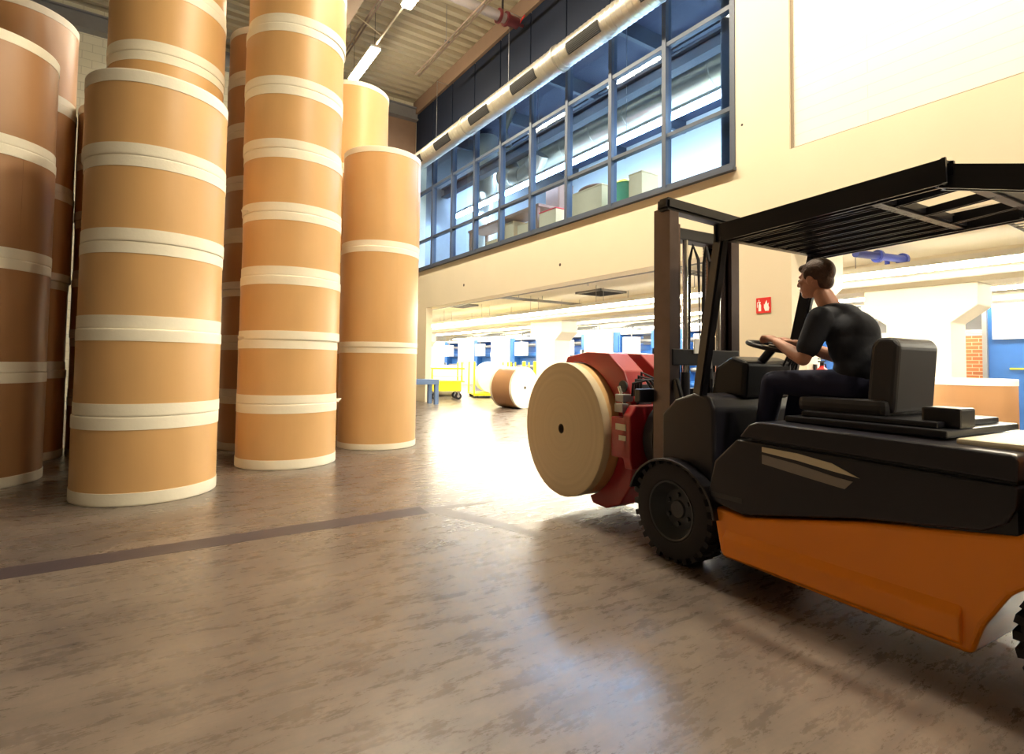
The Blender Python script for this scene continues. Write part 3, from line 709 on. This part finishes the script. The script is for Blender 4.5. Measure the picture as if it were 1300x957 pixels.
# carriage and reel clamp
b = MB()
for zz in (.36, 1.02): b.box(-.47, .47, .39, .45, zz, zz + .10, bev=.008)
for xx in (-.30, -.02, .26): b.box(xx, xx + .05, .37, .43, .36, 1.12)
b.build('fork_carriage', M['black'], T)
b = MB(); b.cyl((0, .44, .72), (0, .54, .72), .30, 40); b.cyl((0, .54, .72), (0, .57, .72), .24, 40); b.build('rotator', M['dgrey'], T)
b = MB(); b.prism([(-.38, .48), (.38, .48), (.40, .56), (.40, .90), (.34, .98), (-.34, .98), (-.40, .90), (-.40, .56)], 'y', .57, .66, bev=.012)
b.box(-.40, -.30, .60, .80, .56, .88, bev=.01); b.box(.30, .40, .60, .80, .56, .88, bev=.01); b.box(-.20, .20, .64, .78, .62, .82, bev=.015)
cf = b.build('clamp_frame', M['red'], T)
def arc(a0, a1, r_, n=14): return [(1.45 + r_ * math.cos(R(a0 + (a1 - a0) * i / n)), .71 + r_ * math.sin(R(a0 + (a1 - a0) * i / n))) for i in range(n + 1)]
for x0, x1 in ((-.27, -.05), (.10, .34)):
    q = MB(); q.prism(arc(168, 72, .612) + [(1.60, 1.37), (1.30, 1.415), (1.00, 1.40), (.80, 1.25), (.70, 1.02), (.70, .90)], 'x', x0, x1, bev=.012); a_ = q.build('upper_clamp_arm', M['red'], T)
    q = MB(); q.box(x0 + .04, x1 - .04, .66, .69, .92, 1.14); q.cyl((x0 - .01, .80, 1.12), (x1 + .01, .80, 1.12), .05, 20); q.build('pivot_pin', M['dgrey'], a_)
    q = MB(); q.prism(arc(188, 250, .612) + [(1.20, .075), (1.02, .07), (.84, .14), (.72, .30), (.69, .52)], 'x', x0, x1, bev=.012); q.build('lower_clamp_arm', M['red'], T)
    xm = (x0 + x1) / 2
    q = MB(); q.cyl((x0 - .045, .63, .60), (x0 - .045, .72, .95), .030, 16); c_ = q.build('clamp_cylinder', M['blackplastic'], T)
    q = MB(); q.cyl((x0 - .045, .72, .95), (x0 - .045, .80, 1.12), .016, 12); q.build('cylinder_rod', M['chrome'], c_)
q = MB(); q.box(-.36, -.25, .70, .80, 1.00, 1.06, bev=.006); q.box(-.40, -.34, .66, .76, .92, .99, bev=.006); q.build('valve_block', M['steel'], T)
q = MB(); q.box(-.406, -.402, .62, .74, .78, .83); q.box(-.406, -.402, .62, .70, .70, .74); q.build('warning_plate', M['decalA_sheen'], T)
for k in range(4):
    q = MB(); q.tube([(-.30 + .03 * k, .66, 1.05), (-.31 + .03 * k, .64, 1.15 + .03 * k), (-.28 + .04 * k, .52, 1.18), (-.2 + .05 * k, .44, 1.0), (-.12 + .05 * k, .40, .8)], .012, 8); q.build('hydraulic_hose', M['rubber'], T)
# fenders
for s_ in (-1, 1):
    pr = []
    for i in range(15): a = R(165 - 160 * i / 14); pr.append((.385 * -math.cos(a) * -1, .33 + .345 * math.sin(a)))
    inner = [(y_ * .955, .33 + (z_ - .33) * .955) for y_, z_ in pr][::-1]
    q = MB(); q.prism([(-y_, z_) for y_, z_ in pr] + [(-y_, z_) for y_, z_ in inner], 'x', s_ * .59 if s_ > 0 else -.59, s_ * .36, bev=.004); q.build('front_fender', M['blackplastic'], T)
# wheels
def wheel(x, y, r, w, side, drive=True):
    q = MB(); hw = w / 2; ri = r * .56
    mtx = Matrix.Translation((x, y, r)) @ Matrix.Rotation(side * PI / 2, 4, 'Y')
    q.lathe([(ri, -hw * .8), (ri + .02, -hw * .95), (r * .80, -hw), (r * .93, -hw * .93), (r * .985, -hw * .75), (r * .99, 0), (r * .985, hw * .75), (r * .93, hw * .93), (r * .80, hw), (ri + .02, hw * .95), (ri, hw * .8)], 56, mtx, closed=True)
    n = 26
    for k in range(n):
        for sd in (-1, 1):
            a = 2 * PI * (k + (.5 if sd > 0 else 0)) / n
            m2 = mtx @ Matrix.Rotation(a, 4, 'Z')
            rr = bmesh.ops.create_cube(q.bm, size=1)
            for v in rr['verts']:
                c = Vector((r * .972 + v.co.x * .045, v.co.y * .034 + sd * v.co.z * .012, sd * hw * .48 + v.co.z * hw * .88)); v.co = m2 @ c
    wl = q.build('wheel', M['rubber'], T)
    q = MB(); q.lathe([(0, hw * .30), (ri * .30, hw * .34), (ri * .34, hw * .22), (ri * .72, hw * .10), (ri * .90, hw * .55), (ri * 1.0, hw * .92), (ri * 1.06, hw * .95), (ri * 1.06, hw * .7), (ri * .98, -hw * .7), (0, -hw * .7)], 48, mtx)
    for k in range(6):
        a = k * PI / 3; p = mtx @ Vector((ri * .52 * math.cos(a), ri * .52 * math.sin(a), hw * .1)); p2 = mtx @ Vector((ri * .52 * math.cos(a), ri * .52 * math.sin(a), hw * .34)); q.cyl(p, p2, .016, 6)
    q.build('rim', M['rim'], wl)
wheel(-.46, 0, .33, .22, -1); wheel(.46, 0, .33, .22, 1)
wheel(-.43, -2.03, .265, .18, -1); wheel(.43, -2.03, .265, .18, 1)
# the held reel (its axis lies across the truck)
p = fl(-.44, 1.45, .71)
lying_reel('paper reel held off the floor in the forklift clamp, cut end facing us', p.x, p.y, .71, R(94), .80, .603, 'kraft', 'cap', 'endface', 30)

# ------------------------------------------------------------------ driver
O = Vector((0, -.93, 1.13))
pl = fl(O.x, O.y)
D = thing('person', 'driver in a dark t-shirt seated in the forklift, leaning to the steering wheel', 'person', (pl.x, pl.y, 1.13), FA)
def v3(x, y, z): return Vector((x, y, z)) - O
b = MB()
# torso core and neck
for p_, rr in ((v3(0, -.93, 1.22), (.15, .12, .12)), (v3(0, -.93, 1.36), (.13, .10, .14)), (v3(0, -.87, 1.51), (.14, .085, .11)), (v3(0, -.80, 1.60), (.13, .070, .055))): b.ball(p_, rr, sub=3)
chain(b, [(v3(0, -.78, 1.62), .062), (v3(0, -.715, 1.74), .056)])
# head
hc = v3(0, -.665, 1.855); 
b.ball(hc + Vector((0, -.012, .018)), (.074, .094, .092), (R(-8), 0, 0), 4)       # skull
b.ball(hc + Vector((0, .030, -.045)), (.056, .062, .078), (R(-6), 0, 0), 3)       # face and jaw
b.ball(hc + Vector((0, .062, -.100)), (.026, .024, .022), None, 2)                # chin
b.ball(hc + Vector((0, .074, .012)), (.050, .020, .016), None, 2)                 # brow
b.frustum(hc + Vector((0, .078, .010)), hc + Vector((0, .106, -.036)), .009, .015, 12); b.ball(hc + Vector((0, .102, -.038)), (.017, .016, .011), None, 2)
b.ball(hc + Vector((0, .086, -.066)), (.024, .012, .007), None, 2); b.ball(hc + Vector((0, .084, -.078)), (.021, .012, .007), None, 2)
for s_ in (-1, 1):
    b.ball(hc + Vector((s_ * .036, .060, -.024)), (.026, .026, .022), None, 2)
    b.ball(hc + Vector((s_ * .078, -.008, -.022)), (.009, .021, .032), (R(-10), 0, 0), 2)
# arms
arms = {-1: ((-.175, -.80, 1.585), (-.245, -.735, 1.345), (-.165, -.515, 1.455)), 1: ((.175, -.78, 1.585), (.255, -.67, 1.36), (.165, -.42, 1.46))}
for s_, (sh, el, wr) in arms.items():
    sh, el, wr = v3(*sh), v3(*el), v3(*wr)
    chain(b, [(sh, .056), (sh.lerp(el, .5), .049), (el, .040)]); chain(b, [(el, .040), (el.lerp(wr, .35), .041), (wr, .026)])
    d = (wr - el).normalized(); side = d.cross(Vector((0, 0, 1))).normalized(); dn = d.cross(side).normalized()
    if dn.z > 0: dn = -dn
    palm = wr + d * .050
    b.ball(palm, (.036, .048, .019), (math.asin(d.z), 0, -math.atan2(d.x, d.y)), 3)
    for k, (off, ln) in enumerate(((-.028, .070), (-.010, .078), (.009, .074), (.027, .058))):
        k0 = palm + side * off + d * .034; k1 = k0 + d * ln * .40 + dn * .010; k2 = k1 + d * ln * .16 + dn * ln * .34; k3 = k2 - d * ln * .18 + dn * ln * .20
        chain(b, [(k0, .0105), (k1, .0098), (k2, .0090), (k3, .0082)], 2)
    ins = side * (s_ * -1 if (side.x > 0) == (s_ < 0) else 1)
    th = side if side.x * -s_ > 0 else -side
    t0 = palm + th * .030 - d * .018; t1 = t0 + th * .024 + d * .026 + dn * .006; t2 = t1 + d * .024 + dn * .016 - th * .004
    chain(b, [(t0, .014), (t1, .0115), (t2, .0095)], 2)
# legs
legs = {-1: ((-.095, -.93, 1.19), (-.17, -.49, 1.205), (-.16, -.40, .78), (-.16, -.30, .72)), 1: ((.095, -.93, 1.19), (.17, -.47, 1.20), (.16, -.37, .78), (.16, -.27, .72))}
for s_, (h, k_, a_, f_) in legs.items():
    h, k_, a_, f_ = v3(*h), v3(*k_), v3(*a_), v3(*f_)
    chain(b, [(h, .085), (h.lerp(k_, .5), .070), (k_, .052)]); chain(b, [(k_, .052), (k_.lerp(a_, .35), .052), (a_, .035)]); chain(b, [(a_, .035), (f_, .032)])
body = remesh(b, 'body', M['skin'], .0055, D, 4)
# t-shirt
b = MB()
for p_, rr in ((v3(0, -.93, 1.20), (.165, .138, .10)), (v3(0, -.935, 1.33), (.160, .130, .15)), (v3(0, -.885, 1.49), (.178, .132, .15)), (v3(0, -.81, 1.585), (.165, .105, .085)), (v3(0, -.785, 1.635), (.100, .092, .055)), (v3(0, -.85, 1.615), (.10, .075, .062)), (v3(0, -.90, 1.42), (.185, .125, .15)), (v3(0, -.93, 1.28), (.178, .130, .13)), (v3(-.09, -.80, 1.60), (.10, .082, .062)), (v3(.09, -.79, 1.60), (.10, .082, .062))): b.ball(p_, rr, sub=3)
for s_, (sh, el, wr) in arms.items():
    sh, el = v3(*sh), v3(*el); chain(b, [(sh, .074), (sh.lerp(el, .45), .068), (sh.lerp(el, .72), .064)])
remesh(b, 't_shirt', M['shirt'], .009, D, 6)
b = MB()
b.ball(v3(0, -.95, 1.18), (.168, .145, .10), None, 3)
for s_, (h, k_, a_, f_) in legs.items():
    h, k_, a_ = v3(*h), v3(*k_), v3(*a_)
    chain(b, [(h, .104), (h.lerp(k_, .5), .088), (k_, .070)]); chain(b, [(k_, .070), (k_.lerp(a_, .4), .066), (k_.lerp(a_, .93), .056)])
remesh(b, 'trousers', M['trouser'], .010, D, 6)
for s_, (h, k_, a_, f_) in legs.items():
    a_, f_ = v3(*a_), v3(*f_); q = MB(); q.ball(a_ + Vector((0, 0, -.02)), (.046, .055, .06), None, 3); q.ball(a_.lerp(f_, .6) + Vector((0, 0, -.035)), (.046, .10, .045), None, 3); q.ball(f_ + Vector((0, .03, -.03)), (.044, .06, .036), None, 3)
    q.box(a_.x - .044, a_.x + .044, a_.y - .06, f_.y + .08, f_.z - .075, f_.z - .045, bev=.008)
    remesh(q, 'shoe', M['shoe'], .008, D, 3)
b = MB(); b.ball(hc + Vector((0, -.020, .034)), (.083, .100, .090), (R(-8), 0, 0), 4)
b.ball(hc + Vector((0, .058, .068)), (.055, .040, .026), (R(-15), 0, 0), 3); b.ball(hc + Vector((0, -.066, -.022)), (.062, .042, .060), None, 3)
for s_ in (-1, 1): b.ball(hc + Vector((s_ * .072, .012, .018)), (.012, .022, .036), None, 2)
hh = MB()
hair = remesh(b, 'hair', M['hair'], .006, D, 2)
# carve the hair back from the face: drop vertices in front of the hairline
bmh = bmesh.new(); bmh.from_mesh(hair.data)
kill = [v for v in bmh.verts if (v.co.y - hc.y > .045 and v.co.z - hc.z < .035) or (abs(v.co.x) < .07 and v.co.y - hc.y > .03 and v.co.z - hc.z < .03)]
bmesh.ops.delete(bmh, geom=kill, context='VERTS'); bmh.to_mesh(hair.data); bmh.free()
md = hair.modifiers.new('s', 'SOLIDIFY'); md.thickness = .006; md.offset = -1
for s_ in (-1, 1):
    q = MB(); q.ball(hc + Vector((s_ * .031, .081, -.012)), .0105, sub=2); q.build('eye', mat('eye', (.05, .035, .03), .15), D)

# ------------------------------------------------------------------ annex things
# cart
t = thing('platform_cart', 'yellow four-wheeled cart with a railed top, parked by the hall column', 'cart', (8.86, 17.55, 0), R(-18))
q = MB(); q.box(-.50, .50, -.45, .45, .30, .62, bev=.012); q.build('deck_box', M['yellow'], t)
q = MB(); q.box(-.60, .62, -.47, .47, .62, .66, bev=.006); q.build('deck_plate', M['yellow'], t)
for sx in (-.52, .52):
    for sy in (-.42, .42): q = MB(); q.box(sx - .025, sx + .025, sy - .025, sy + .025, .62, 1.12 if sx < 0 else 1.32); q.build('post', M['yellow'], t)
q = MB(); q.box(-.62, .62, -.45, -.40, 1.06, 1.12); q.box(-.62, .62, .40, .45, 1.06, 1.12); q.box(-.54, -.49, -.45, .45, 1.06, 1.12); q.build('top_rail', M['yellow'], t)
q = MB(); q.box(-.5, .5, -.43, -.415, .82, .85); q.build('lower_rail', M['steel'], t)
for sx in (-.42, .42):
    for sy in (-.35, .35):
        q = MB(); q.cyl((sx, sy - .035, .12), (sx, sy + .035, .12), .12, 24); w_ = q.build('wheel', M['rubber'], t)
        q = MB(); q.cyl((sx, sy - .038, .12), (sx, sy + .038, .12), .05, 16); q.box(sx - .03, sx + .03, sy - .05, sy + .05, .13, .30); q.build('fork', M['steel'], w_)
q = MB(); q.tube([(-.55, 0, .4), (-.8, 0, .42), (-.92, 0, .9)], .02, 8); q.build('drawbar', M['yellow'], t)
# stake pallets
def stake(label, x, y, rz, w, d):
    t = thing('stake_pallet', label, 'pallet', (x, y, 0), rz)
    q = MB(); q.box(0, w, 0, d, .10, .15, bev=.005); q.box(0, w, 0, .07, .08, .16); q.box(0, w, d - .07, d, .08, .16); q.build('deck', M['yellow'], t)
    q = MB()
    for xx in (.05, w - .20):
        for yy in (.05, d - .2): q.box(xx, xx + .15, yy, yy + .15, 0, .10)
    q.build('foot', M['black'], t)
    for xx in (.0, w - .06):
        for yy in (.0, d - .06): q = MB(); q.box(xx, xx + .06, yy, yy + .06, .0 + .15, 1.35, bev=.004); q.build('stake', M['yellow'], t)
    return t
stake('yellow stake pallet loaded with a pale reel', 10.07, 17.62, R(-22), 1.45, 1.7)
stake('empty yellow stake pallet behind the lying brown reel', 12.3, 18.2, R(-22), 1.0, 1.6)
for k, (x_, y_) in enumerate(((15.0, 21.4), (15.0, 20.5), (15.0, 19.2), (14.9, 15.9))):
    t = thing('bollard', 'yellow guard post in front of the blue machines', 'bollard', (x_, y_, 0), 0, 'yellow guard posts')
    q = MB(); q.cyl((0, 0, 0), (0, 0, 1.38), .09, 20); q.ball((0, 0, 1.38), (.09, .09, .04), None, 2); q.build('post', M['yellow'], t); q = MB(); q.cyl((0, 0, 0), (0, 0, .03), .16, 20); q.build('base_plate', M['yellow'], t)
# blue steel bench
t = thing('steel_bench', 'low blue steel frame standing beside the hall column base', 'bench', (7.08, 15.62, 0))
q = MB(); q.box(-.75, .45, -.30, .30, .62, .78, bev=.01); q.build('top_beam', M['rail'], t)
for sx in (-.68, .38):
    for sy in (-.24, .24): q = MB(); q.box(sx - .06, sx + .06, sy - .05, sy + .05, 0, .62); q.build('leg', M['rail'], t)
# machines
def control_cabinet(label, y0, y1, x=15.9, h=2.7, m='whitemetal'):
    t = thing('control_cabinet', label, 'cabinet', (x, (y0 + y1) / 2, 0)); L = (y1 - y0) / 2
    q = MB(); q.box(0, .8, -L, L, 0, h, bev=.015); q.build('body', M[m], t)
    for sy in (-1, 1):
        q = MB(); q.box(-.02, 0, min(sy * .02, sy * (L - .03)), max(sy * .02, sy * (L - .03)), .12, h - .08, bev=.006); d_ = q.build('door', M[m], t)
        q = MB(); q.box(-.05, -.02, sy * .08 - .015, sy * .08 + .015, 1.2, 1.4); q.build('handle', M['steel'], d_)
    return t
def press_unit(label, y0, y1, x=16.2, h=2.65):
    t = thing('printing_press', label, 'machine', (x, (y0 + y1) / 2, 0)); L = (y1 - y0) / 2
    for s_, nm in ((-1, 'side_frame'), (1, 'side_frame')):
        a, c_ = (-L, -L + L * .42) if s_ < 0 else (L - L * .30, L)
        q = MB(); q.box(0, 1.4, a, c_, 0, h, bev=.02); q.box(-.03, 0, a + .08, c_ - .08, .3, 1.4, bev=.008); q.box(-.03, 0, a + .08, c_ - .08, 1.55, h - .15, bev=.008); q.build(nm, M['blue'], t)
    q = MB(); q.box(.35, 1.4, -L * .6, L * .72, 0, h * .80); q.build('back_plate', M['blue'], t)
    q = MB(); q.box(.02, 1.3, -L, L, h - .12, h + .05, bev=.01); q.build('top_beam', M['steel'], t)
    for k, zz in enumerate((.6, 1.15, 1.75, 2.25)):
        q = MB(); q.cyl((.22, -L * .6, zz), (.22, L * .72, zz), .09 if k % 2 else .13, 18); q.build('roller', M['steel'] if k % 2 else M['blue'], t)
    q = MB(); q.box(-.45, -.1, -L * .25, L * .25, h - .95, h - .25, bev=.02); hb = q.build('hanging_box', M['whitemetal'], t)
    q = MB(); q.tube([(-.27, 0, h - .25), (-.27, 0, h + .1), (.3, 0, h + .1)], .035, 10); q.build('arm', M['steel'], hb)
    q = MB(); q.box(-.03, -.005, -L + .15, -L + .45, 1.65, 1.95); q.box(-.03, .0, L - L * .25, L - .1, 1.0, 1.3); q.build('panel', M['white'], t)
    q = MB()
    for k in range(5): q.tube([(.3 + .15 * k, -L * .8, h + .05), (.3 + .15 * k, -L * .8, h + .25 + .04 * k), (.3 + .15 * k, L * .8, h + .25 + .04 * k), (.3 + .15 * k, L * .8, h + .05)], .018, 6)
    q.build('pipework', M['steel'], t)
    return t
for y0, y1, nm in ((32.3, 33.8, 'farthest tall white cabinet left of the blue machines'), (28.4, 29.8, 'tall white cabinet between the two farthest blue machines'), (24.5, 25.9, 'tall white cabinet just left of the pipe-topped blue machine'), (16.7, 18.1, 'wide white cabinet beyond the red clamp')):
    control_cabinet(nm, y0, y1)
for y0, y1, nm in ((29.85, 32.25, 'farthest blue printing machine beyond the yellow cart'), (25.95, 28.35, 'blue printing machine right above the yellow stake pallet'), (21.5, 24.45, 'blue printing machine with pipes, left of the annex column'), (18.2, 20.3, 'blue printing machine just right of the annex column'), (14.0, 16.6, 'blue printing machine directly above the red clamp'), (10.6, 13.2, 'blue printing machine behind the forklift mast'), (7.2, 9.6, 'blue printing machine behind the driver')):
    press_unit(nm, y0, y1)
# grey hood machines behind the driver
for k, (y0, y1, nm) in enumerate(((5.75, 6.9, 'grey steel hood machine left of the wide annex column'), (4.2, 5.35, 'grey steel louvred hood above the orange brick wall'))):
    t = thing('extraction_hood', nm, 'machine', (16.6, (y0 + y1) / 2, 0)); L = (y1 - y0) / 2
    q = MB(); q.prism([(0, 2.0), (0, 2.25), (.5, 2.85), (1.4, 2.85), (1.4, 2.0)], 'y', -L, L, bev=.01); q.build('hood', M['steel'], t)
    q = MB(); 
    for i in range(5): q.box(-.02, .02, -L + .05, L - .05, 2.03 + i * .045, 2.05 + i * .045)
    q.build('louvre', M['whitemetal'], t)
    q = MB(); q.box(.0, .07, -L, -L + .07, 0, 2.0); q.box(.0, .07, L - .07, L, 0, 2.0); q.box(1.3, 1.37, -L, -L + .07, 0, 2.0); q.box(1.3, 1.37, L - .07, L, 0, 2.0); q.build('stand', M['whitemetal'], t)
t = thing('brick_partition', 'short orange brick wall beside the blue cabinet at the right', 'wall', (15.6, 4.6, 0))
q = MB(); q.box(0, .25, -.35, .80, 0, 2.05); q.build('brickwork', M['redbrick'], t)
t = thing('switch_cabinet', 'blue cabinet with a large white upper panel at the right edge', 'cabinet', (15.3, 3.0, 0))
q = MB(); q.box(0, .8, -1.3, 1.2, 0, 2.72, bev=.015); q.build('body', M['blue'], t)
q = MB(); q.box(-.04, 0, -1.2, 1.02, 1.95, 2.68, bev=.006); q.build('white_panel', M['whitemetal'], t)
q = MB(); q.box(-.02, 0, -1.1, .75, 1.30, 1.33); q.build('yellow_line', M['yellow'], t)
q = MB(); q.box(-.10, 0, 1.10, 1.18, 0, 2.75); q.build('corner_post', M['steel'], t)
# signs and extinguisher
def sign_plate():
    t = thing('fire_sign', 'small red fire safety sign on the hall column, white symbols', 'sign', (XF, 4.61, 2.205))
    q = MB(); q.box(-.012, -.001, -.115, .115, -.115, .115, bev=.003); q.build('plate', M['redb'], t)
    W_ = M['white']
    q = MB()   # extinguisher pictogram on the left half (larger y), flame and hand on the right
    q.prism([(.035, -.085), (.075, -.085), (.075, .005), (.066, .022), (.044, .022), (.035, .005)], 'x', -.015, -.012)
    q.box(-.015, -.012, .048, .062, .022, .042); q.box(-.015, -.012, .040, .085, .040, .052)
    q.prism([(.085, .052), (.095, .048), (.098, -.03), (.090, -.03), (.088, .040)], 'x', -.015, -.012)
    q.box(-.015, -.012, .062, .072, .06, .085)
    q.build('extinguisher_symbol', W_, t)
    q = MB()
    q.prism([(-.03, -.085), (-.085, -.085), (-.095, -.04), (-.080, -.005), (-.088, .035), (-.062, .015), (-.055, .075), (-.030, .030), (-.025, .005), (-.012, .02), (-.012, -.04)], 'x', -.015, -.012)
    q.build('flame_symbol', W_, t)
    return t
sign_plate()
t = thing('fire_extinguisher', 'red fire extinguisher hung on the side of the hall column', 'fire extinguisher', (8.12, 4.09, 1.08))
t.location = (8.16, 4.08, .88)
q = MB(); q.lathe([(0, 0), (.085, 0), (.09, .01), (.09, .33), (.075, .385), (.035, .42), (.03, .44), (0, .44)], 32); q.build('cylinder', M['redb'], t)
q = MB(); q.cyl((0, 0, .44), (0, 0, .49), .028, 16); q.box(-.09, .06, -.012, .012, .49, .51); q.box(-.10, .04, -.010, .010, .53, .545); q.build('valve_handle', M['black'], t)
q = MB(); q.tube([(.03, 0, .47), (.10, .0, .46), (.125, 0, .38), (.115, 0, .12)], .011, 8); q.build('hose', M['rubber'], t)
q = MB(); q.box(-.03, .03, .08, .11, .2, .46); q.build('wall_bracket', M['black'], t)
b = MB(); b.box(XF + TH, 8.34, 4.19, 5.0, 0, 2.0); struct('trim_19', b, M['cream2'])
t = thing('notice_board', 'small yellow notice with a black mark on the wide annex column', 'sign', (12.19, 4.19, 1.24))
q = MB(); q.box(-.012, 0, -.09, .09, -.10, .10, bev=.003); q.build('plate', M['yellow'], t); q = MB(); q.box(-.015, -.012, -.008, .008, .0, .07); q.box(-.015, -.012, -.05, .05, -.045, -.035); q.build('black_mark', M['black'], t)
# ceiling services of the annex
t = thing('blue_pipe_valve', 'blue pipe assembly with valve under the annex ceiling', 'valve', (10.6, 4.3, 3.22))
q = MB(); q.cyl((-.65, .1, .02), (.62, -.18, .02), .065, 18); q.build('pipe', M['bluev'], t)
for f_ in (-.1, .55): q = MB(); q.cyl((f_ - .03, -.03 - f_ * .2, .02), (f_ + .03, -.04 - f_ * .2, .02), .11, 20); q.build('flange', M['bluev'], t)
q = MB(); q.cyl((.25, .05, -.12), (.85, -.12, -.12), .035, 14); q.cyl((.35, .02, -.22), (.35, .02, .02), .04, 14); q.ball((.35, .02, -.2), (.07, .07, .05), None, 2); q.build('valve', M['bluev'], t)
t = thing('sprinkler_pipe', 'thin pipe with drops running under the annex ceiling', 'pipe', (8.9, 0, 3.30))
q = MB(); q.tube([(0, -4, 0), (0, 33, 0)], .022, 8); q.build('pipe', M['steel'], t); q = MB()
for k in range(12): q.cyl((0, -2 + 3 * k, -.08), (0, -2 + 3 * k, .12), .012, 6)
q.build('sprinkler_head', M['steel'], t)
for k, (x_, nm) in enumerate(((10.35, 'upper thin pipe running beside the nearest light row'), (11.3, 'pale cable duct running behind the nearest light row'))):
    t = thing('ceiling_pipe', nm, 'pipe', (x_, 0, 2.92 - .02 * k)); q = MB(); q.cyl((0, -6, 0), (0, 38, 0), .035 + .03 * k, 12); q.build('pipe', M['whitemetal' if k else 'steel'], t)
    q = MB(); 
    for i in range(14): q.cyl((0, -4 + 3 * i, 0), (0, -4 + 3 * i, AZ - 2.92 + .02 * k), .007, 6)
    q.build('hanger', M['steel'], t)
for k, (x0, x1, y_, nm) in enumerate(((8.3, 12.1, 13.6, 'pale cable tray crossing the annex ceiling beside the far column'), (8.3, 12.1, 7.4, 'cable tray crossing the annex ceiling near the mast'), (8.3, 12.1, 2.2, 'cable tray crossing the annex ceiling at the right'))):
    t = thing('cable_tray', nm, 'cable tray', ((x0 + x1) / 2, y_, 3.24)); L = (x1 - x0) / 2
    q = MB(); q.box(-L, L, -.12, -.11, 0, .05); q.box(-L, L, .11, .12, 0, .05)
    for i in range(20): q.box(-L + i * L / 10, -L + i * L / 10 + .02, -.12, .12, 0, .012)
    q.build('tray', M['steel'], t); q = MB()
    for xx in (-L * .8, 0, L * .8): q.cyl((xx, 0, 0), (xx, 0, AZ - 3.24), .008, 6)
    q.build('hanger', M['steel'], t)
for k, (x_, y_, nm) in enumerate(((10.9, 11.7, 'dark slatted air grille in the annex ceiling'), (9.4, 17.6, 'grey green mesh ceiling unit near the hall column'))):
    t = thing('ceiling_grille', nm, 'grille', (x_, y_, AZ - .06)); q = MB(); q.box(-.5, .5, -.55, -.50, 0, .06); q.box(-.5, .5, .50, .55, 0, .06); q.box(-.5, -.45, -.55, .55, 0, .06); q.box(.45, .5, -.55, .55, 0, .06); q.build('frame', M['steel'], t)
    q = MB()
    for i in range(12): q.box(-.45, .45, -.46 + i * .078, -.43 + i * .078, .0, .05)
    q.build('slat', M['zinc_d' if k == 0 else 'steel'], t)

# ------------------------------------------------------------------ world and view
w = bpy.data.worlds.new('world'); sc.world = w; w.use_nodes = True
w.node_tree.nodes['Background'].inputs[0].default_value = (.8, .85, 1, 1); w.node_tree.nodes['Background'].inputs[1].default_value = .1
sc.view_settings.view_transform = 'Standard'; sc.view_settings.look = 'None'; sc.view_settings.gamma = 1; sc.view_settings.exposure = .80
sc.view_settings.use_curve_mapping = False
sc.cycles.max_bounces = 10; sc.cycles.diffuse_bounces = 6; sc.cycles.use_denoising = True
sc.cycles.sample_clamp_indirect = 8
